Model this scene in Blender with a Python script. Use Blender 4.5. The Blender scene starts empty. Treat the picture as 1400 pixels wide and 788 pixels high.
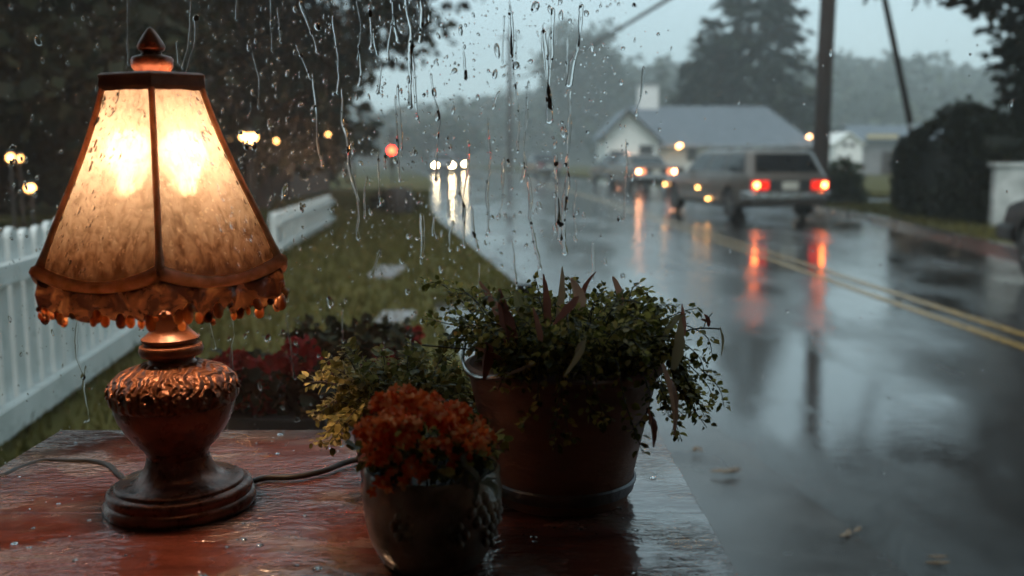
import bpy, bmesh, math, random
import numpy as np
from mathutils import Vector, Matrix, Quaternion
R = math.radians
PI = math.pi
S = bpy.context.scene
C = S.collection
rnd = random.Random(7)

# ------------------------------------------------------------------ helpers
F, PITCH, EYE = 1361.0, R(7.5), 1.25
def at(u, v, Y):
    """point seen at pixel u, v of the 1400x788 photograph, Y metres ahead"""
    x = (u - 700) / F; y = (394 - v) / F
    fy = math.cos(PITCH) + y * math.sin(PITCH); fz = -math.sin(PITCH) + y * math.cos(PITCH)
    return Vector((x / fy * Y, Y, EYE + fz / fy * Y))

def tag(o, label=None, cat=None, group=None, kind=None):
    if label: o['label'] = label
    if cat: o['category'] = cat
    if group: o['group'] = group
    if kind: o['kind'] = kind
    return o
def thing(name, label, cat, loc=(0, 0, 0), rz=0, group=None):
    o = bpy.data.objects.new(name, None); C.objects.link(o)
    o.location = loc; o.rotation_euler = (0, 0, rz)
    o.empty_display_size = 0.1
    return tag(o, label, cat, group)
def copy_tree(o, parent=None):
    c = o.copy(); C.objects.link(c); c.parent = parent
    for ch in list(o.children): copy_tree(ch, c)
    return c

class MB:
    def __init__(s): s.v = []; s.f = []
    def add(s, vs, fs):
        b = len(s.v); s.v.extend(tuple(x) for x in vs); s.f.extend(tuple(b + i for i in f) for f in fs); return s
    def box(s, c, d, rot=None, taper=1.0):
        hx, hy, hz = d[0] / 2, d[1] / 2, d[2] / 2
        vs = [Vector((x * (taper if z > 0 else 1), y * (taper if z > 0 else 1), z)) for z in (-hz, hz) for x, y in ((-hx, -hy), (hx, -hy), (hx, hy), (-hx, hy))]
        if rot is not None: vs = [rot @ q for q in vs]
        c = Vector(c)
        return s.add([q + c for q in vs], [(3, 2, 1, 0), (4, 5, 6, 7), (0, 1, 5, 4), (1, 2, 6, 5), (2, 3, 7, 6), (3, 0, 4, 7)])
    def bar(s, a, b, w, d, up=(0, 0, 1)):
        a = Vector(a); b = Vector(b); z = (b - a); L = z.length; z.normalize()
        upv = Vector(up)
        if abs(z.dot(upv)) > .98: upv = Vector((1, 0, 0))
        x = upv.cross(z).normalized(); y = z.cross(x)
        m = Matrix((x, y, z)).transposed()
        return s.box((a + b) / 2, (w, d, L), m)
    def tube(s, pts, rad, n=8, cap=True):
        pts = [Vector(p) for p in pts]
        if not hasattr(rad, '__len__'): rad = [rad] * len(pts)
        t0 = (pts[1] - pts[0]).normalized()
        a = Vector((0, 0, 1)) if abs(t0.z) < .9 else Vector((1, 0, 0))
        x = t0.cross(a).normalized(); vs = []
        for i, p in enumerate(pts):
            t = (pts[min(i + 1, len(pts) - 1)] - pts[max(i - 1, 0)]).normalized()
            x = (x - t * x.dot(t)).normalized(); y = t.cross(x)
            for k in range(n):
                an = 2 * PI * k / n
                vs.append(p + (x * math.cos(an) + y * math.sin(an)) * rad[i])
        fs = []
        for i in range(len(pts) - 1):
            for k in range(n):
                k2 = (k + 1) % n
                fs.append((i * n + k, i * n + k2, (i + 1) * n + k2, (i + 1) * n + k))
        if cap:
            fs.append(tuple(range(n))[::-1]); fs.append(tuple((len(pts) - 1) * n + k for k in range(n)))
        return s.add(vs, fs)
    def lathe(s, prof, n=48, c=(0, 0, 0), axis='z', wob=None):
        vs = []; fs = []; m = len(prof)
        for k in range(n):
            a = 2 * PI * k / n
            for j, (r, z) in enumerate(prof):
                rr = r * (wob(a, z) if wob else 1)
                q = (rr * math.cos(a), rr * math.sin(a), z)
                if axis == 'x': q = (z, rr * math.cos(a), rr * math.sin(a))
                if axis == 'y': q = (rr * math.cos(a), z, rr * math.sin(a))
                vs.append((q[0] + c[0], q[1] + c[1], q[2] + c[2]))
        for k in range(n):
            k2 = (k + 1) % n
            for j in range(m - 1):
                fs.append((k * m + j, k2 * m + j, k2 * m + j + 1, k * m + j + 1))
        if prof[0][0] > 1e-6: fs.append(tuple(k * m for k in range(n))[::-1])
        if prof[-1][0] > 1e-6: fs.append(tuple(k * m + m - 1 for k in range(n)))
        return s.add(vs, fs)
    def ball(s, c, r, nu=10, nv=6, sc=(1, 1, 1)):
        prof = [(max(r * math.sin(PI * j / nv), 1e-7), -r * math.cos(PI * j / nv)) for j in range(nv + 1)]
        b = len(s.v); s.lathe(prof, nu)
        for i in range(b, len(s.v)):
            q = s.v[i]; s.v[i] = (q[0] * sc[0] + c[0], q[1] * sc[1] + c[1], q[2] * sc[2] + c[2])
        return s
    def loft(s, rings, cap=True):
        n = len(rings[0]); vs = [p for r in rings for p in r]; fs = []
        for i in range(len(rings) - 1):
            for k in range(n):
                k2 = (k + 1) % n
                fs.append((i * n + k, i * n + k2, (i + 1) * n + k2, (i + 1) * n + k))
        if cap:
            fs.append(tuple(range(n))[::-1]); fs.append(tuple((len(rings) - 1) * n + k for k in range(n)))
        return s.add(vs, fs)
    def mesh(s, name, m, smooth=False, bevel=0, weld=False):
        me = bpy.data.meshes.new(name); me.from_pydata(s.v, [], s.f)
        bm = bmesh.new(); bm.from_mesh(me)
        if weld: bmesh.ops.remove_doubles(bm, verts=bm.verts, dist=1e-6)
        bmesh.ops.recalc_face_normals(bm, faces=bm.faces)
        if bevel: bmesh.ops.bevel(bm, geom=list(bm.edges), offset=bevel, segments=2, affect='EDGES', profile=.6)
        if smooth:
            for f in bm.faces: f.smooth = True
            for e in bm.edges:
                if len(e.link_faces) == 2 and e.calc_face_angle(0) > R(smooth if smooth is not True else 40): e.smooth = False
        bm.to_mesh(me); bm.free()
        if m: me.materials.append(m)
        return me
    def build(s, name, m, parent=None, smooth=False, bevel=0, weld=False):
        o = bpy.data.objects.new(name, s.mesh(name, m, smooth, bevel, weld)); C.objects.link(o)
        if parent: o.parent = parent
        return o

def np_mesh(name, verts, faces, m, parent=None, smooth=False):
    """verts (n,3), faces (k, c) arrays, all faces with c corners"""
    me = bpy.data.meshes.new(name); k, c = faces.shape
    me.vertices.add(len(verts)); me.vertices.foreach_set('co', np.asarray(verts, np.float32).ravel())
    me.loops.add(k * c); me.loops.foreach_set('vertex_index', faces.astype(np.int32).ravel())
    me.polygons.add(k); me.polygons.foreach_set('loop_start', np.arange(0, k * c, c, dtype=np.int32))
    me.update(calc_edges=True); me.validate()
    if smooth: me.polygons.foreach_set('use_smooth', np.ones(k, bool))
    if m: me.materials.append(m)
    o = bpy.data.objects.new(name, me); C.objects.link(o)
    if parent: o.parent = parent
    return o

LEAF = np.array([(0, 0, 0), (-.38, .28, .06), (-.36, .66, .04), (0, 1, -.12), (.36, .66, .04), (.38, .28, .06), (0, .5, -.07)])
LEAF_F = np.array([(0, 6, 1), (1, 6, 2), (2, 6, 3), (3, 6, 4), (4, 6, 5), (5, 6, 0)])
CARD = np.array([(0, 0, 0), (-.45, .45, .1), (0, 1, 0), (.45, .45, .1)]); CARD_F = np.array([(0, 1, 2, 3)])
def frames(d, up):
    """unit direction d (n,3), approximate normal up (n,3): rotation matrices with columns side, d, normal"""
    d = d / (np.linalg.norm(d, axis=1, keepdims=True) + 1e-9)
    x = np.cross(d, up); x /= (np.linalg.norm(x, axis=1, keepdims=True) + 1e-9)
    n = np.cross(x, d)
    return np.stack([x, d, n], axis=2)
def scatter(shape, shf, pos, d, up, size, width=1.0):
    M = frames(d, up); n = len(pos)
    sh = shape[None] * np.asarray(size).reshape(-1, 1, 1)
    sh = sh * np.array([1, 1, 1.0]); sh[:, :, 0] *= np.asarray(width).reshape(-1, 1)
    vs = np.einsum('nij,nkj->nki', M, sh) + pos[:, None]
    fs = shf[None] + (np.arange(n) * len(shape)).reshape(-1, 1, 1)
    return vs.reshape(-1, 3), fs.reshape(-1, shf.shape[1])

# ------------------------------------------------------------------ materials
class NT:
    def __init__(s, name):
        s.m = bpy.data.materials.new(name); s.m.use_nodes = True; s.t = s.m.node_tree
        s.t.nodes.clear(); s.out = s.n('ShaderNodeOutputMaterial')
    def n(s, typ, **kw):
        q = s.t.nodes.new(typ)
        for k, v in kw.items():
            if k.startswith('_'): setattr(q, k[1:], v)
            else: s.set(q, k.replace('__', ' '), v)
        return q
    def set(s, q, k, v):
        i = q.inputs[int(k[1:])] if k[0] == 'i' and k[1:].isdigit() else q.inputs[k]
        if isinstance(v, bpy.types.NodeSocket): s.t.links.new(v, i)
        elif isinstance(v, bpy.types.Node): s.t.links.new(v.outputs[0], i)
        else:
            if i.type == 'RGBA' and len(v) == 3: v = (*v, 1)
            i.default_value = v
    def co(s, scale=(1, 1, 1), kind='Object'):
        tc = s.n('ShaderNodeTexCoord'); mp = s.n('ShaderNodeMapping', Scale=scale)
        s.t.links.new(tc.outputs[kind], mp.inputs['Vector']); return mp
    def noise(s, vec, scale, detail=4, rough=.55, dist=0):
        return s.n('ShaderNodeTexNoise', Vector=vec, Scale=scale, Detail=detail, Roughness=rough, Distortion=dist)
    def ramp(s, fac, stops, interp='LINEAR'):
        q = s.n('ShaderNodeValToRGB', Fac=fac); q.color_ramp.interpolation = interp
        e = q.color_ramp.elements
        while len(e) < len(stops): e.new(.5)
        for el, (p, c) in zip(e, stops):
            el.position = p; el.color = (c, c, c, 1) if not hasattr(c, '__len__') else (*c, 1)
        return q
    def bump(s, h, strength, dist=.01, normal=None):
        q = s.n('ShaderNodeBump', Height=h, Strength=strength, Distance=dist)
        if normal is not None: s.set(q, 'Normal', normal)
        return q
    def bsdf(s, **kw):
        return s.n('ShaderNodeBsdfPrincipled', **kw)
    def done(s, sh):
        s.t.links.new(sh.outputs[0], s.out.inputs['Surface']); return s.m

def mat(name, c1, c2=None, scale=6, rough=.5, bump=.2, bscale=None, metal=0, dist=.01, stretch=(1, 1, 1), rvar=.12, coat=0, spec=.5):
    t = NT(name); co = t.co(stretch)
    c2 = c2 or tuple(x * .7 for x in c1)
    nz = t.noise(co, scale, 5)
    col = t.ramp(nz, [(.3, c1), (.7, c2)])
    b = t.noise(co, bscale or scale * 6, 4)
    rg = t.ramp(t.noise(co, scale * 1.7, 3), [(.3, max(rough - rvar, .02)), (.7, min(rough + rvar, 1))])
    return t.done(t.bsdf(Base__Color=col, Roughness=rg, Metallic=metal, Normal=t.bump(b, bump, dist), Coat__Weight=coat, Coat__Roughness=.08, **{'Specular IOR Level': spec}))
def emit(name, c, strength):
    t = NT(name); return t.done(t.n('ShaderNodeEmission', Color=c, Strength=strength))
def leafmat(name, stops, rough=.4, transl=.3, spec=.3, per_object=False):
    t = NT(name); g = t.n('ShaderNodeNewGeometry')
    col = t.ramp(t.n('ShaderNodeObjectInfo').outputs['Random'] if per_object else g.outputs['Random Per Island'], stops)
    p = t.bsdf(Base__Color=col, Roughness=rough, **{'Specular IOR Level': spec})
    tr = t.n('ShaderNodeBsdfTranslucent', Color=col)
    mx = t.n('ShaderNodeMixShader', i0=transl); t.t.links.new(p.outputs[0], mx.inputs[1]); t.t.links.new(tr.outputs[0], mx.inputs[2])
    return t.done(mx)

M = {}
M['white_paint'] = mat('white_paint', (.60, .62, .60), (.46, .49, .47), 5, .35, .25, 30)
M['copper'] = mat('copper_patina', (.30, .12, .06), (.17, .065, .034), 26, .36, .35, 90, metal=.25, dist=.004)
M['rimcopper'] = mat('rim_copper', (.42, .17, .10), (.22, .085, .05), 40, .4, .3, 90, metal=.1, dist=.003)
def m_rib():
    t = NT('lit_tone_copper_came'); nz = t.noise(t.co(), 60, 4)
    col = t.ramp(nz, [(.3, (.50, .26, .14)), (.7, (.84, .54, .36))]); b = t.bump(nz, .4, .003)
    p = t.bsdf(Base__Color=col, Roughness=.35, Normal=b); tr = t.n('ShaderNodeBsdfTranslucent', Color=col, Normal=b)
    mx = t.n('ShaderNodeMixShader', i0=.65); t.t.links.new(p.outputs[0], mx.inputs[1]); t.t.links.new(tr.outputs[0], mx.inputs[2])  # pale translucent colour stands in for light falling on the copper
    return t.done(mx)
M['rib'] = m_rib()
M['copper_dark'] = mat('dark_bronze', (.26, .095, .052), (.095, .034, .022), 30, .32, .5, 60, metal=.3, dist=.003)
M['black'] = mat('black_rubber', (.02, .02, .02), (.03, .028, .026), 10, .5, .1)
M['tyre'] = mat('tyre_rubber', (.018, .018, .018), (.03, .03, .03), 14, .55, .2)
M['rim'] = mat('wheel_rim', (.5, .5, .5), (.35, .35, .35), 8, .3, .1, metal=.8)
M['chrome'] = mat('bumper_metal', (.5, .5, .5), (.4, .4, .4), 6, .22, .05, metal=.9)
M['plate'] = mat('plate_white', (.6, .58, .5), (.5, .48, .4), 6, .4, .02)
M['carglass'] = mat('car_glass', (.012, .014, .015), (.02, .022, .024), 3, .06, .0, rvar=.03)
M['bark'] = mat('bark', (.07, .05, .04), (.035, .026, .02), 9, .8, .8, 22, stretch=(1, 1, .25), dist=.03)
M['polewood'] = mat('pole_wood', (.05, .032, .026), (.028, .018, .015), 6, .75, .5, 30, stretch=(3, 3, .2))
M['soil'] = mat('wet_soil', (.03, .02, .014), (.015, .01, .008), 40, .5, .9, 120, dist=.01)
M['roof'] = mat('wet_roof', (.15, .175, .20), (.10, .12, .14), 2.2, .6, .3, 20, spec=.15)
M['siding'] = mat('white_siding', (.82, .82, .78), (.72, .73, .69), 1.2, .5, .3, 14, stretch=(.3, .3, 4))
M['darkwood'] = mat('dark_wood', (.045, .03, .024), (.025, .018, .015), 4, .6, .3)
M['window_dark'] = mat('dark_window', (.02, .022, .025), (.03, .03, .03), 2, .1, 0)
M['brick'] = mat('pale_brick', (.75, .74, .71), (.6, .59, .57), 5, .7, .4, 20)
M['greywall'] = mat('grey_wall', (.24, .24, .24), (.18, .18, .185), 2, .6, .3)
M['amber_wall'] = mat('yellow_roof', (.5, .42, .25), (.4, .34, .2), 2, .6, .1)
M['leaf_dark'] = leafmat('dark_leaves', [(0, (.012, .014, .008)), (.6, (.022, .024, .012)), (1, (.045, .042, .020))], .6, .1, .08)
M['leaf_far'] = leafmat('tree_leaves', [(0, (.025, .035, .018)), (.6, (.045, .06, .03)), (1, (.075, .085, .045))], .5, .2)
M['needles'] = leafmat('needles', [(0, (.010, .015, .010)), (.6, (.018, .025, .016)), (1, (.034, .04, .025))], .65, .1, .08)
M['hedge_leaf'] = leafmat('hedge_leaves', [(0, (.010, .013, .007)), (.6, (.016, .02, .010)), (1, (.03, .034, .016))], .6, .1, .08)
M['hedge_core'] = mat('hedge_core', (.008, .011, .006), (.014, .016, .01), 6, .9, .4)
M['grass'] = leafmat('grass_blades', [(0, (.05, .048, .010)), (.5, (.085, .077, .018)), (1, (.14, .115, .034))], .6, .3, .1)
M['hill'] = mat('hill_forest_floor', (.014, .018, .012), (.024, .028, .018), .3, .9, .5)

def m_ground(name, c1, c2, sc):
    t = NT(name); co = t.co()
    col = t.ramp(t.noise(co, sc, 6, .6), [(.3, c1), (.7, c2)])
    return t.done(t.bsdf(Base__Color=col, Roughness=.9, Normal=t.bump(t.noise(co, sc * 20, 4), .5, .03), **{'Specular IOR Level': .1}))
M['lawn'] = m_ground('lawn_turf', (.05, .047, .012), (.085, .075, .022), .9)
M['ground'] = m_ground('earth', (.04, .045, .022), (.06, .06, .035), .3)

def m_road():
    t = NT('wet_asphalt'); co = t.co((1, 1, 1))
    big = t.noise(t.co((.7, .28, 1)), 1.0, 4, .6)
    col = t.ramp(t.noise(co, 60, 3), [(.3, (.014, .0135, .0135)), (.7, (.04, .038, .036))])
    rg = t.ramp(big, [(.42, .045), (.56, .11), (.68, .34)])
    ripple = t.noise(t.co((1.0, 2.6, 1)), 9, 4, .6)
    grain = t.noise(co, 160, 3, .6)
    bs = t.ramp(big, [(.42, .03), (.68, .5)])
    b1 = t.bump(grain, bs, .004)
    b2 = t.bump(ripple, .09, .01, b1)
    b3 = t.bump(t.noise(t.co((.5, .2, 1)), 1.3, 2), .04, .05, b2)
    return t.done(t.bsdf(Base__Color=col, Roughness=rg, IOR=1.5, Normal=b3, Coat__Weight=.5, Coat__Roughness=.06, Coat__IOR=1.33, Coat__Normal=b3))
M['road'] = m_road()
def m_pave():
    t = NT('wet_concrete'); co = t.co()
    col = t.ramp(t.noise(co, 3.5, 6, .65), [(.3, (.06, .056, .052)), (.7, (.03, .028, .027))])
    rg = t.ramp(t.noise(co, 1.4, 4), [(.35, .1), (.65, .32)])
    return t.done(t.bsdf(Base__Color=col, Roughness=rg, Normal=t.bump(t.noise(co, 90, 4), .18, .004)))
M['pave'] = m_pave()
def m_line():
    t = NT('yellow_road_paint'); co = t.co()
    col = t.ramp(t.noise(co, 22, 5, .7), [(.36, (.36, .21, .045)), (.58, (.13, .09, .04))])
    return t.done(t.bsdf(Base__Color=col, Roughness=.25, Normal=t.bump(t.noise(co, 150, 3), .2, .003)))
M['yellow'] = m_line()

def m_table():
    t = NT('red_varnished_wood')
    grain = t.noise(t.co((3, 30, 3)), 2.4, 6, .65, .6)
    worn = t.noise(t.co((1, 1.6, 1)), 4.5, 6, .68, .4)
    c1 = t.ramp(grain, [(.3, (.07, .018, .012)), (.55, (.135, .034, .021)), (.75, (.19, .062, .040))])
    wf = t.ramp(worn, [(.48, 0), (.57, .5), (.68, .9)])
    mx = t.n('ShaderNodeMix', _data_type='RGBA'); t.t.links.new(wf.outputs[0], mx.inputs[0])
    t.t.links.new(c1.outputs[0], mx.inputs[6]); mx.inputs[7].default_value = (.26, .21, .18, 1)
    rg = t.ramp(t.noise(t.co(), 7, 5), [(.35, .07), (.65, .3)])
    rip = t.noise(t.co((1.0, 2.1, 1)), 48, 3, .55, .35)
    fl = t.noise(t.co((1.0, 1.6, 1)), 13, 3, .5)
    msk = t.ramp(t.noise(t.co(), 5, 3), [(.42, .02), (.6, 1.0)])
    b = t.bump(rip, msk, .006); b2 = t.bump(fl, .22, .012, b)
    return t.done(t.bsdf(Base__Color=mx.outputs[2], Roughness=rg, Normal=b2, Coat__Weight=.7, Coat__Roughness=.06, Coat__Normal=b2))
M['table'] = m_table()

def m_pane():
    t = NT('window_glass')
    tr0 = t.n('ShaderNodeBsdfTransparent', Color=(.985, .995, .99)); veil_film = t.n('ShaderNodeBsdfDiffuse', Color=(.9, .9, .9)); tr = t.n('ShaderNodeMixShader', i0=.15); t.t.links.new(tr0.outputs[0], tr.inputs[1]); t.t.links.new(veil_film.outputs[0], tr.inputs[2]); gl = t.n('ShaderNodeBsdfGlossy', Roughness=.02)  # diffuse film added so lamplight veils the view and lifts the darks
    mx = t.n('ShaderNodeMixShader', i0=.012); t.t.links.new(tr.outputs[0], mx.inputs[1]); t.t.links.new(gl.outputs[0], mx.inputs[2])
    return t.done(mx)
M['pane'] = m_pane()
def m_water():
    t = NT('water_bead'); return t.done(t.n('ShaderNodeBsdfGlass', IOR=1.33, Roughness=0.0, Color=(1, 1, 1)))
M['water'] = m_water()

def m_shade():
    t = NT('wet_seeded_shade_glass'); co = t.co()
    drip = t.noise(t.co((46, 46, 15)), 2.2, 7, .72, .7)
    spot = t.n('ShaderNodeTexVoronoi', Vector=t.co((1, 1, .7)), Scale=110)
    sep = t.n('ShaderNodeSeparateXYZ', Vector=t.co().outputs[0])
    # stained lower third: amber runs with a ragged upper edge
    edge = t.n('ShaderNodeMath', _operation='MULTIPLY_ADD', i0=drip.outputs[0], i1=.11, i2=sep.outputs['Z'])
    st = t.ramp(t.n('ShaderNodeMapRange', Value=edge, From__Min=.355, From__Max=.46).outputs[0],
                [(0, (.020, .008, .0035)), (.25, (.046, .026, .015)), (.55, (.070, .053, .038)), (1, (.074, .064, .052))])
    blot = t.ramp(drip, [(.34, .5), (.54, 1.0)])
    col = t.n('ShaderNodeMix', _data_type='RGBA', _blend_type='MULTIPLY'); col.inputs[0].default_value = .75
    t.t.links.new(st.outputs[0], col.inputs[6]); t.t.links.new(blot.outputs[0], col.inputs[7])
    b = t.bump(drip, .55, .004); b2 = t.bump(spot, .35, .003, b)
    trl = t.n('ShaderNodeBsdfTranslucent', Color=col.outputs[2], Normal=b2)
    rf = t.n('ShaderNodeBsdfRefraction', Color=col.outputs[2], Roughness=.42, IOR=1.12, Normal=b2)
    gl = t.n('ShaderNodeBsdfPrincipled', Base__Color=col.outputs[2], Roughness=.18, Normal=b2)
    m1 = t.n('ShaderNodeMixShader', i0=.17); t.t.links.new(trl.outputs[0], m1.inputs[1]); t.t.links.new(rf.outputs[0], m1.inputs[2])
    m2 = t.n('ShaderNodeMixShader', i0=.2); t.t.links.new(m1.outputs[0], m2.inputs[1]); t.t.links.new(gl.outputs[0], m2.inputs[2])
    return t.done(m2)
M['shade'] = m_shade()
def m_skirt():
    t = NT('amber_glass_skirt'); co = t.co()
    nz = t.noise(co, 38, 4, .6, .8)
    col = t.ramp(nz, [(.40, (.012, .004, .0025)), (.54, (.04, .014, .006)), (.70, (.125, .06, .025))])
    b = t.bump(nz, .6, .006)
    trl = t.n('ShaderNodeBsdfTranslucent', Color=col, Normal=b)
    p = t.bsdf(Base__Color=col, Roughness=.16, Normal=b, Coat__Weight=.5)
    mx = t.n('ShaderNodeMixShader', i0=.5); t.t.links.new(trl.outputs[0], mx.inputs[1]); t.t.links.new(p.outputs[0], mx.inputs[2])
    return t.done(mx)
M['skirt'] = m_skirt()
M['bulb'] = emit('lit_bulb', (1.0, .62, .36), 135)

# ------------------------------------------------------------------ world, sun, camera
SUN_EL, SUN_ROT = 58, 195
def world():
    w = bpy.data.worlds.new('World'); S.world = w; w.use_nodes = True
    t = w.node_tree; t.nodes.clear()
    sky = t.nodes.new('ShaderNodeTexSky'); sky.sky_type = 'NISHITA'; sky.sun_disc = False
    sky.sun_elevation = R(SUN_EL); sky.sun_rotation = R(SUN_ROT); sky.air_density = 1.0; sky.dust_density = 4.0; sky.ozone_density = 1.2
    mx = t.nodes.new('ShaderNodeMix'); mx.data_type = 'RGBA'; mx.inputs[0].default_value = .72
    t.links.new(sky.outputs[0], mx.inputs[6])
    # overcast: an even cloud sheet, a little patchy
    tc = t.nodes.new('ShaderNodeTexCoord'); nz = t.nodes.new('ShaderNodeTexNoise'); nz.inputs['Scale'].default_value = 2.2; nz.inputs['Detail'].default_value = 5
    mp = t.nodes.new('ShaderNodeMapping'); mp.inputs['Scale'].default_value = (1, 1, 2.5)
    t.links.new(tc.outputs['Generated'], mp.inputs[0]); t.links.new(mp.outputs[0], nz.inputs['Vector'])
    rp = t.nodes.new('ShaderNodeValToRGB'); e = rp.color_ramp.elements
    e[0].position = .3; e[0].color = (3.85, 5.35, 5.8, 1); e[1].position = .7; e[1].color = (5.1, 6.7, 7.1, 1)
    t.links.new(nz.outputs[0], rp.inputs[0]); t.links.new(rp.outputs[0], mx.inputs[7])
    bg = t.nodes.new('ShaderNodeBackground'); bg.inputs['Strength'].default_value = .13
    t.links.new(mx.outputs[2], bg.inputs['Color'])
    out = t.nodes.new('ShaderNodeOutputWorld'); t.links.new(bg.outputs[0], out.inputs['Surface'])
world()
sl = bpy.data.lights.new('overcast_sun', 'SUN'); sl.energy = .9; sl.angle = R(30); sl.color = (1, .97, .93)
so = bpy.data.objects.new('overcast_sun', sl); C.objects.link(so)
# from ahead, right, high
d = Vector((math.sin(R(SUN_ROT)) * math.cos(R(SUN_EL)), math.cos(R(SUN_ROT)) * math.cos(R(SUN_EL)), math.sin(R(SUN_EL))))
so.rotation_euler = d.to_track_quat('Z', 'Y').to_euler()

cam = bpy.data.cameras.new('camera'); co_ = bpy.data.objects.new('camera', cam); C.objects.link(co_)
cam.sensor_width = 36; cam.lens = 36 * F / 1400; cam.clip_start = .05; cam.clip_end = 3000
co_.location = (0, 0, EYE); co_.rotation_euler = (PI / 2 - PITCH, 0, 0)
cam.dof.use_dof = True; cam.dof.focus_distance = 1.36; cam.dof.aperture_fstop = 3.6
S.camera = co_
S.view_settings.view_transform = 'Standard'; S.view_settings.look = 'None'; S.view_settings.gamma = 1; S.view_settings.use_curve_mapping = False
S.view_settings.exposure = .66
S.render.engine = 'CYCLES'
cy = S.cycles
cy.use_denoising = True; cy.denoiser = 'OPENIMAGEDENOISE'; cy.denoising_input_passes = 'RGB_ALBEDO_NORMAL'
cy.max_bounces = 10; cy.diffuse_bounces = 3; cy.glossy_bounces = 3; cy.transmission_bounces = 8; cy.transparent_max_bounces = 16; cy.volume_bounces = 1
cy.sample_clamp_indirect = 6; cy.caustics_refractive = False; cy.caustics_reflective = False; cy.blur_glossy = .5
cy.use_adaptive_sampling = True; cy.adaptive_threshold = .02

# ------------------------------------------------------------------ setting: ground, road, pavement
EDGE = [(-6, 1.9, 4.1, 5.8), (0, 1.45, 3.88, 5.95), (3, 1.12, 3.70, 6.0), (6.7, .55, 3.49, 6.1), (13, -.38, 3.25, 6.45), (20, -1.4, 2.95, 7.1), (34, -2.6, 2.3, 7.2), (47, -3.6, 1.4, 6.2),
        (60, -4.9, .2, 4.6), (75, -6.8, -1.6, 2.6), (95, -10, -4.8, -1.0), (120, -15, -10, -6.5), (165, -29, -24, -20)]
EY = np.array([e[0] for e in EDGE], float)
def edge(k, y):
    """smooth interpolation of one of the road's lines"""
    xs = np.array([e[k] for e in EDGE], float)
    i = int(np.clip(np.searchsorted(EY, y) - 1, 0, len(EY) - 2)); t = (y - EY[i]) / (EY[i + 1] - EY[i])
    def sl(j):
        a, b = max(j - 1, 0), min(j + 1, len(EY) - 1); return (xs[b] - xs[a]) / (EY[b] - EY[a])
    h = EY[i + 1] - EY[i]; m0, m1 = sl(i) * h, sl(i + 1) * h
    return float((2 * t**3 - 3 * t**2 + 1) * xs[i] + (t**3 - 2 * t**2 + t) * m0 + (-2 * t**3 + 3 * t**2) * xs[i + 1] + (t**3 - t**2) * m1)
YS = list(np.arange(-5.5, 30, .5)) + list(np.arange(30, 164, 2))
def strip(name, fa, fb, z, m, ys=YS, skirt=0, nx=1):
    b = MB(); vs = []; fs = []; n = nx + 1
    for y in ys:
        a, c = fa(y), fb(y)
        for k in range(n): vs.append((a + (c - a) * k / nx, y, z))
    for i in range(len(ys) - 1):
        for k in range(nx): fs.append((i * n + k, i * n + k + 1, (i + 1) * n + k + 1, (i + 1) * n + k))
    b.add(vs, fs)
    if skirt:
        for side in (0, nx):
            vs2 = [vs[i * n + side] for i in range(len(ys))] ; q = [(x, y, zz - skirt) for x, y, zz in vs2]
            k = len(ys); b.add(vs2 + q, [(i, i + 1, k + i + 1, k + i) for i in range(k - 1)])
    return tag(b.build(name, m), kind='structure')
g = MB(); g.add([(-600, -60, -.02), (700, -60, -.02), (700, 900, -.02), (-600, 900, -.02)], [(0, 1, 2, 3)])
tag(g.build('ground', M['ground']), kind='structure')
strip('road', lambda y: edge(1, y), lambda y: edge(3, y), .004, M['road'], nx=6)
for off in (-.13, .13):
    strip('road_marking', lambda y: edge(2, y) + off - .055, lambda y: edge(2, y) + off + .055, .008, M['yellow'])
PW = lambda y: .95 if y < 4 else .8
strip('pavement', lambda y: edge(1, y) - 1.0, lambda y: edge(1, y) + .05, .008, M['pave'], ys=[y for y in YS if y < 9])
strip('kerb', lambda y: edge(1, y) - .16, lambda y: edge(1, y) - .003, .10, M['pave'], ys=[y for y in YS if 9 <= y < 120] , skirt=.13)
strip('lawn', lambda y: -13.0, lambda y: edge(1, y) - (1.003 if y < 8.6 else .163), .085, M['lawn'], ys=[y for y in YS if 1.7 < y < 60], skirt=.11)
strip('verge', lambda y: edge(3, y) + .16, lambda y: 60.0, .085, M['lawn'], ys=[y for y in YS if 2 < y < 26.1], skirt=.11)
strip('verge', lambda y: edge(3, y) + .16, lambda y: 60.0, .085, M['lawn'], ys=[y for y in YS if 29.9 < y < 110], skirt=.11)
strip('kerb', lambda y: edge(3, y) + .003, lambda y: edge(3, y) + .157, .10, M['pave'], ys=[y for y in YS if 2 < y < 26.1], skirt=.12)
sd = MB(); sd.add([(6.9, 25.9, .008), (70, 25.9, .008), (70, 30.5, .008), (6.9, 30.5, .008)], [(0, 1, 2, 3)])
tag(sd.build('side_road', M['pave']), kind='structure')

def blades(name, n, xr, yr, hh, seed, ok, zb=.085):
    r = np.random.default_rng(seed); y = yr[0] + (yr[1] - yr[0]) * r.random(n) ** 1.6; x = xr[0] + (xr[1] - xr[0]) * r.random(n)
    keep = np.array([ok(a, b) for a, b in zip(x, y)]); x, y = x[keep], y[keep]; n = len(x)
    a = r.random(n) * 2 * PI; h = hh * (.5 + r.random(n)); w = .006 + .0012 * y
    dx, dy = np.cos(a), np.sin(a); z = np.full(n, zb)
    p0 = np.stack([x - dx * w, y - dy * w, z], 1); p1 = np.stack([x + dx * w, y + dy * w, z], 1)
    lean = r.normal(0, .35, (n, 2)) * h[:, None]
    p2 = np.stack([x + lean[:, 0], y + lean[:, 1], z + h], 1)
    v = np.stack([p0, p1, p2], 1).reshape(-1, 3)
    return tag(np_mesh(name, v, np.arange(3 * n).reshape(-1, 3), M['grass']), 'wet green grass on the lawn beside the road' if xr[0] < 0 else 'wet grass on the verge beyond the road', 'grass', kind='stuff')
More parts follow.
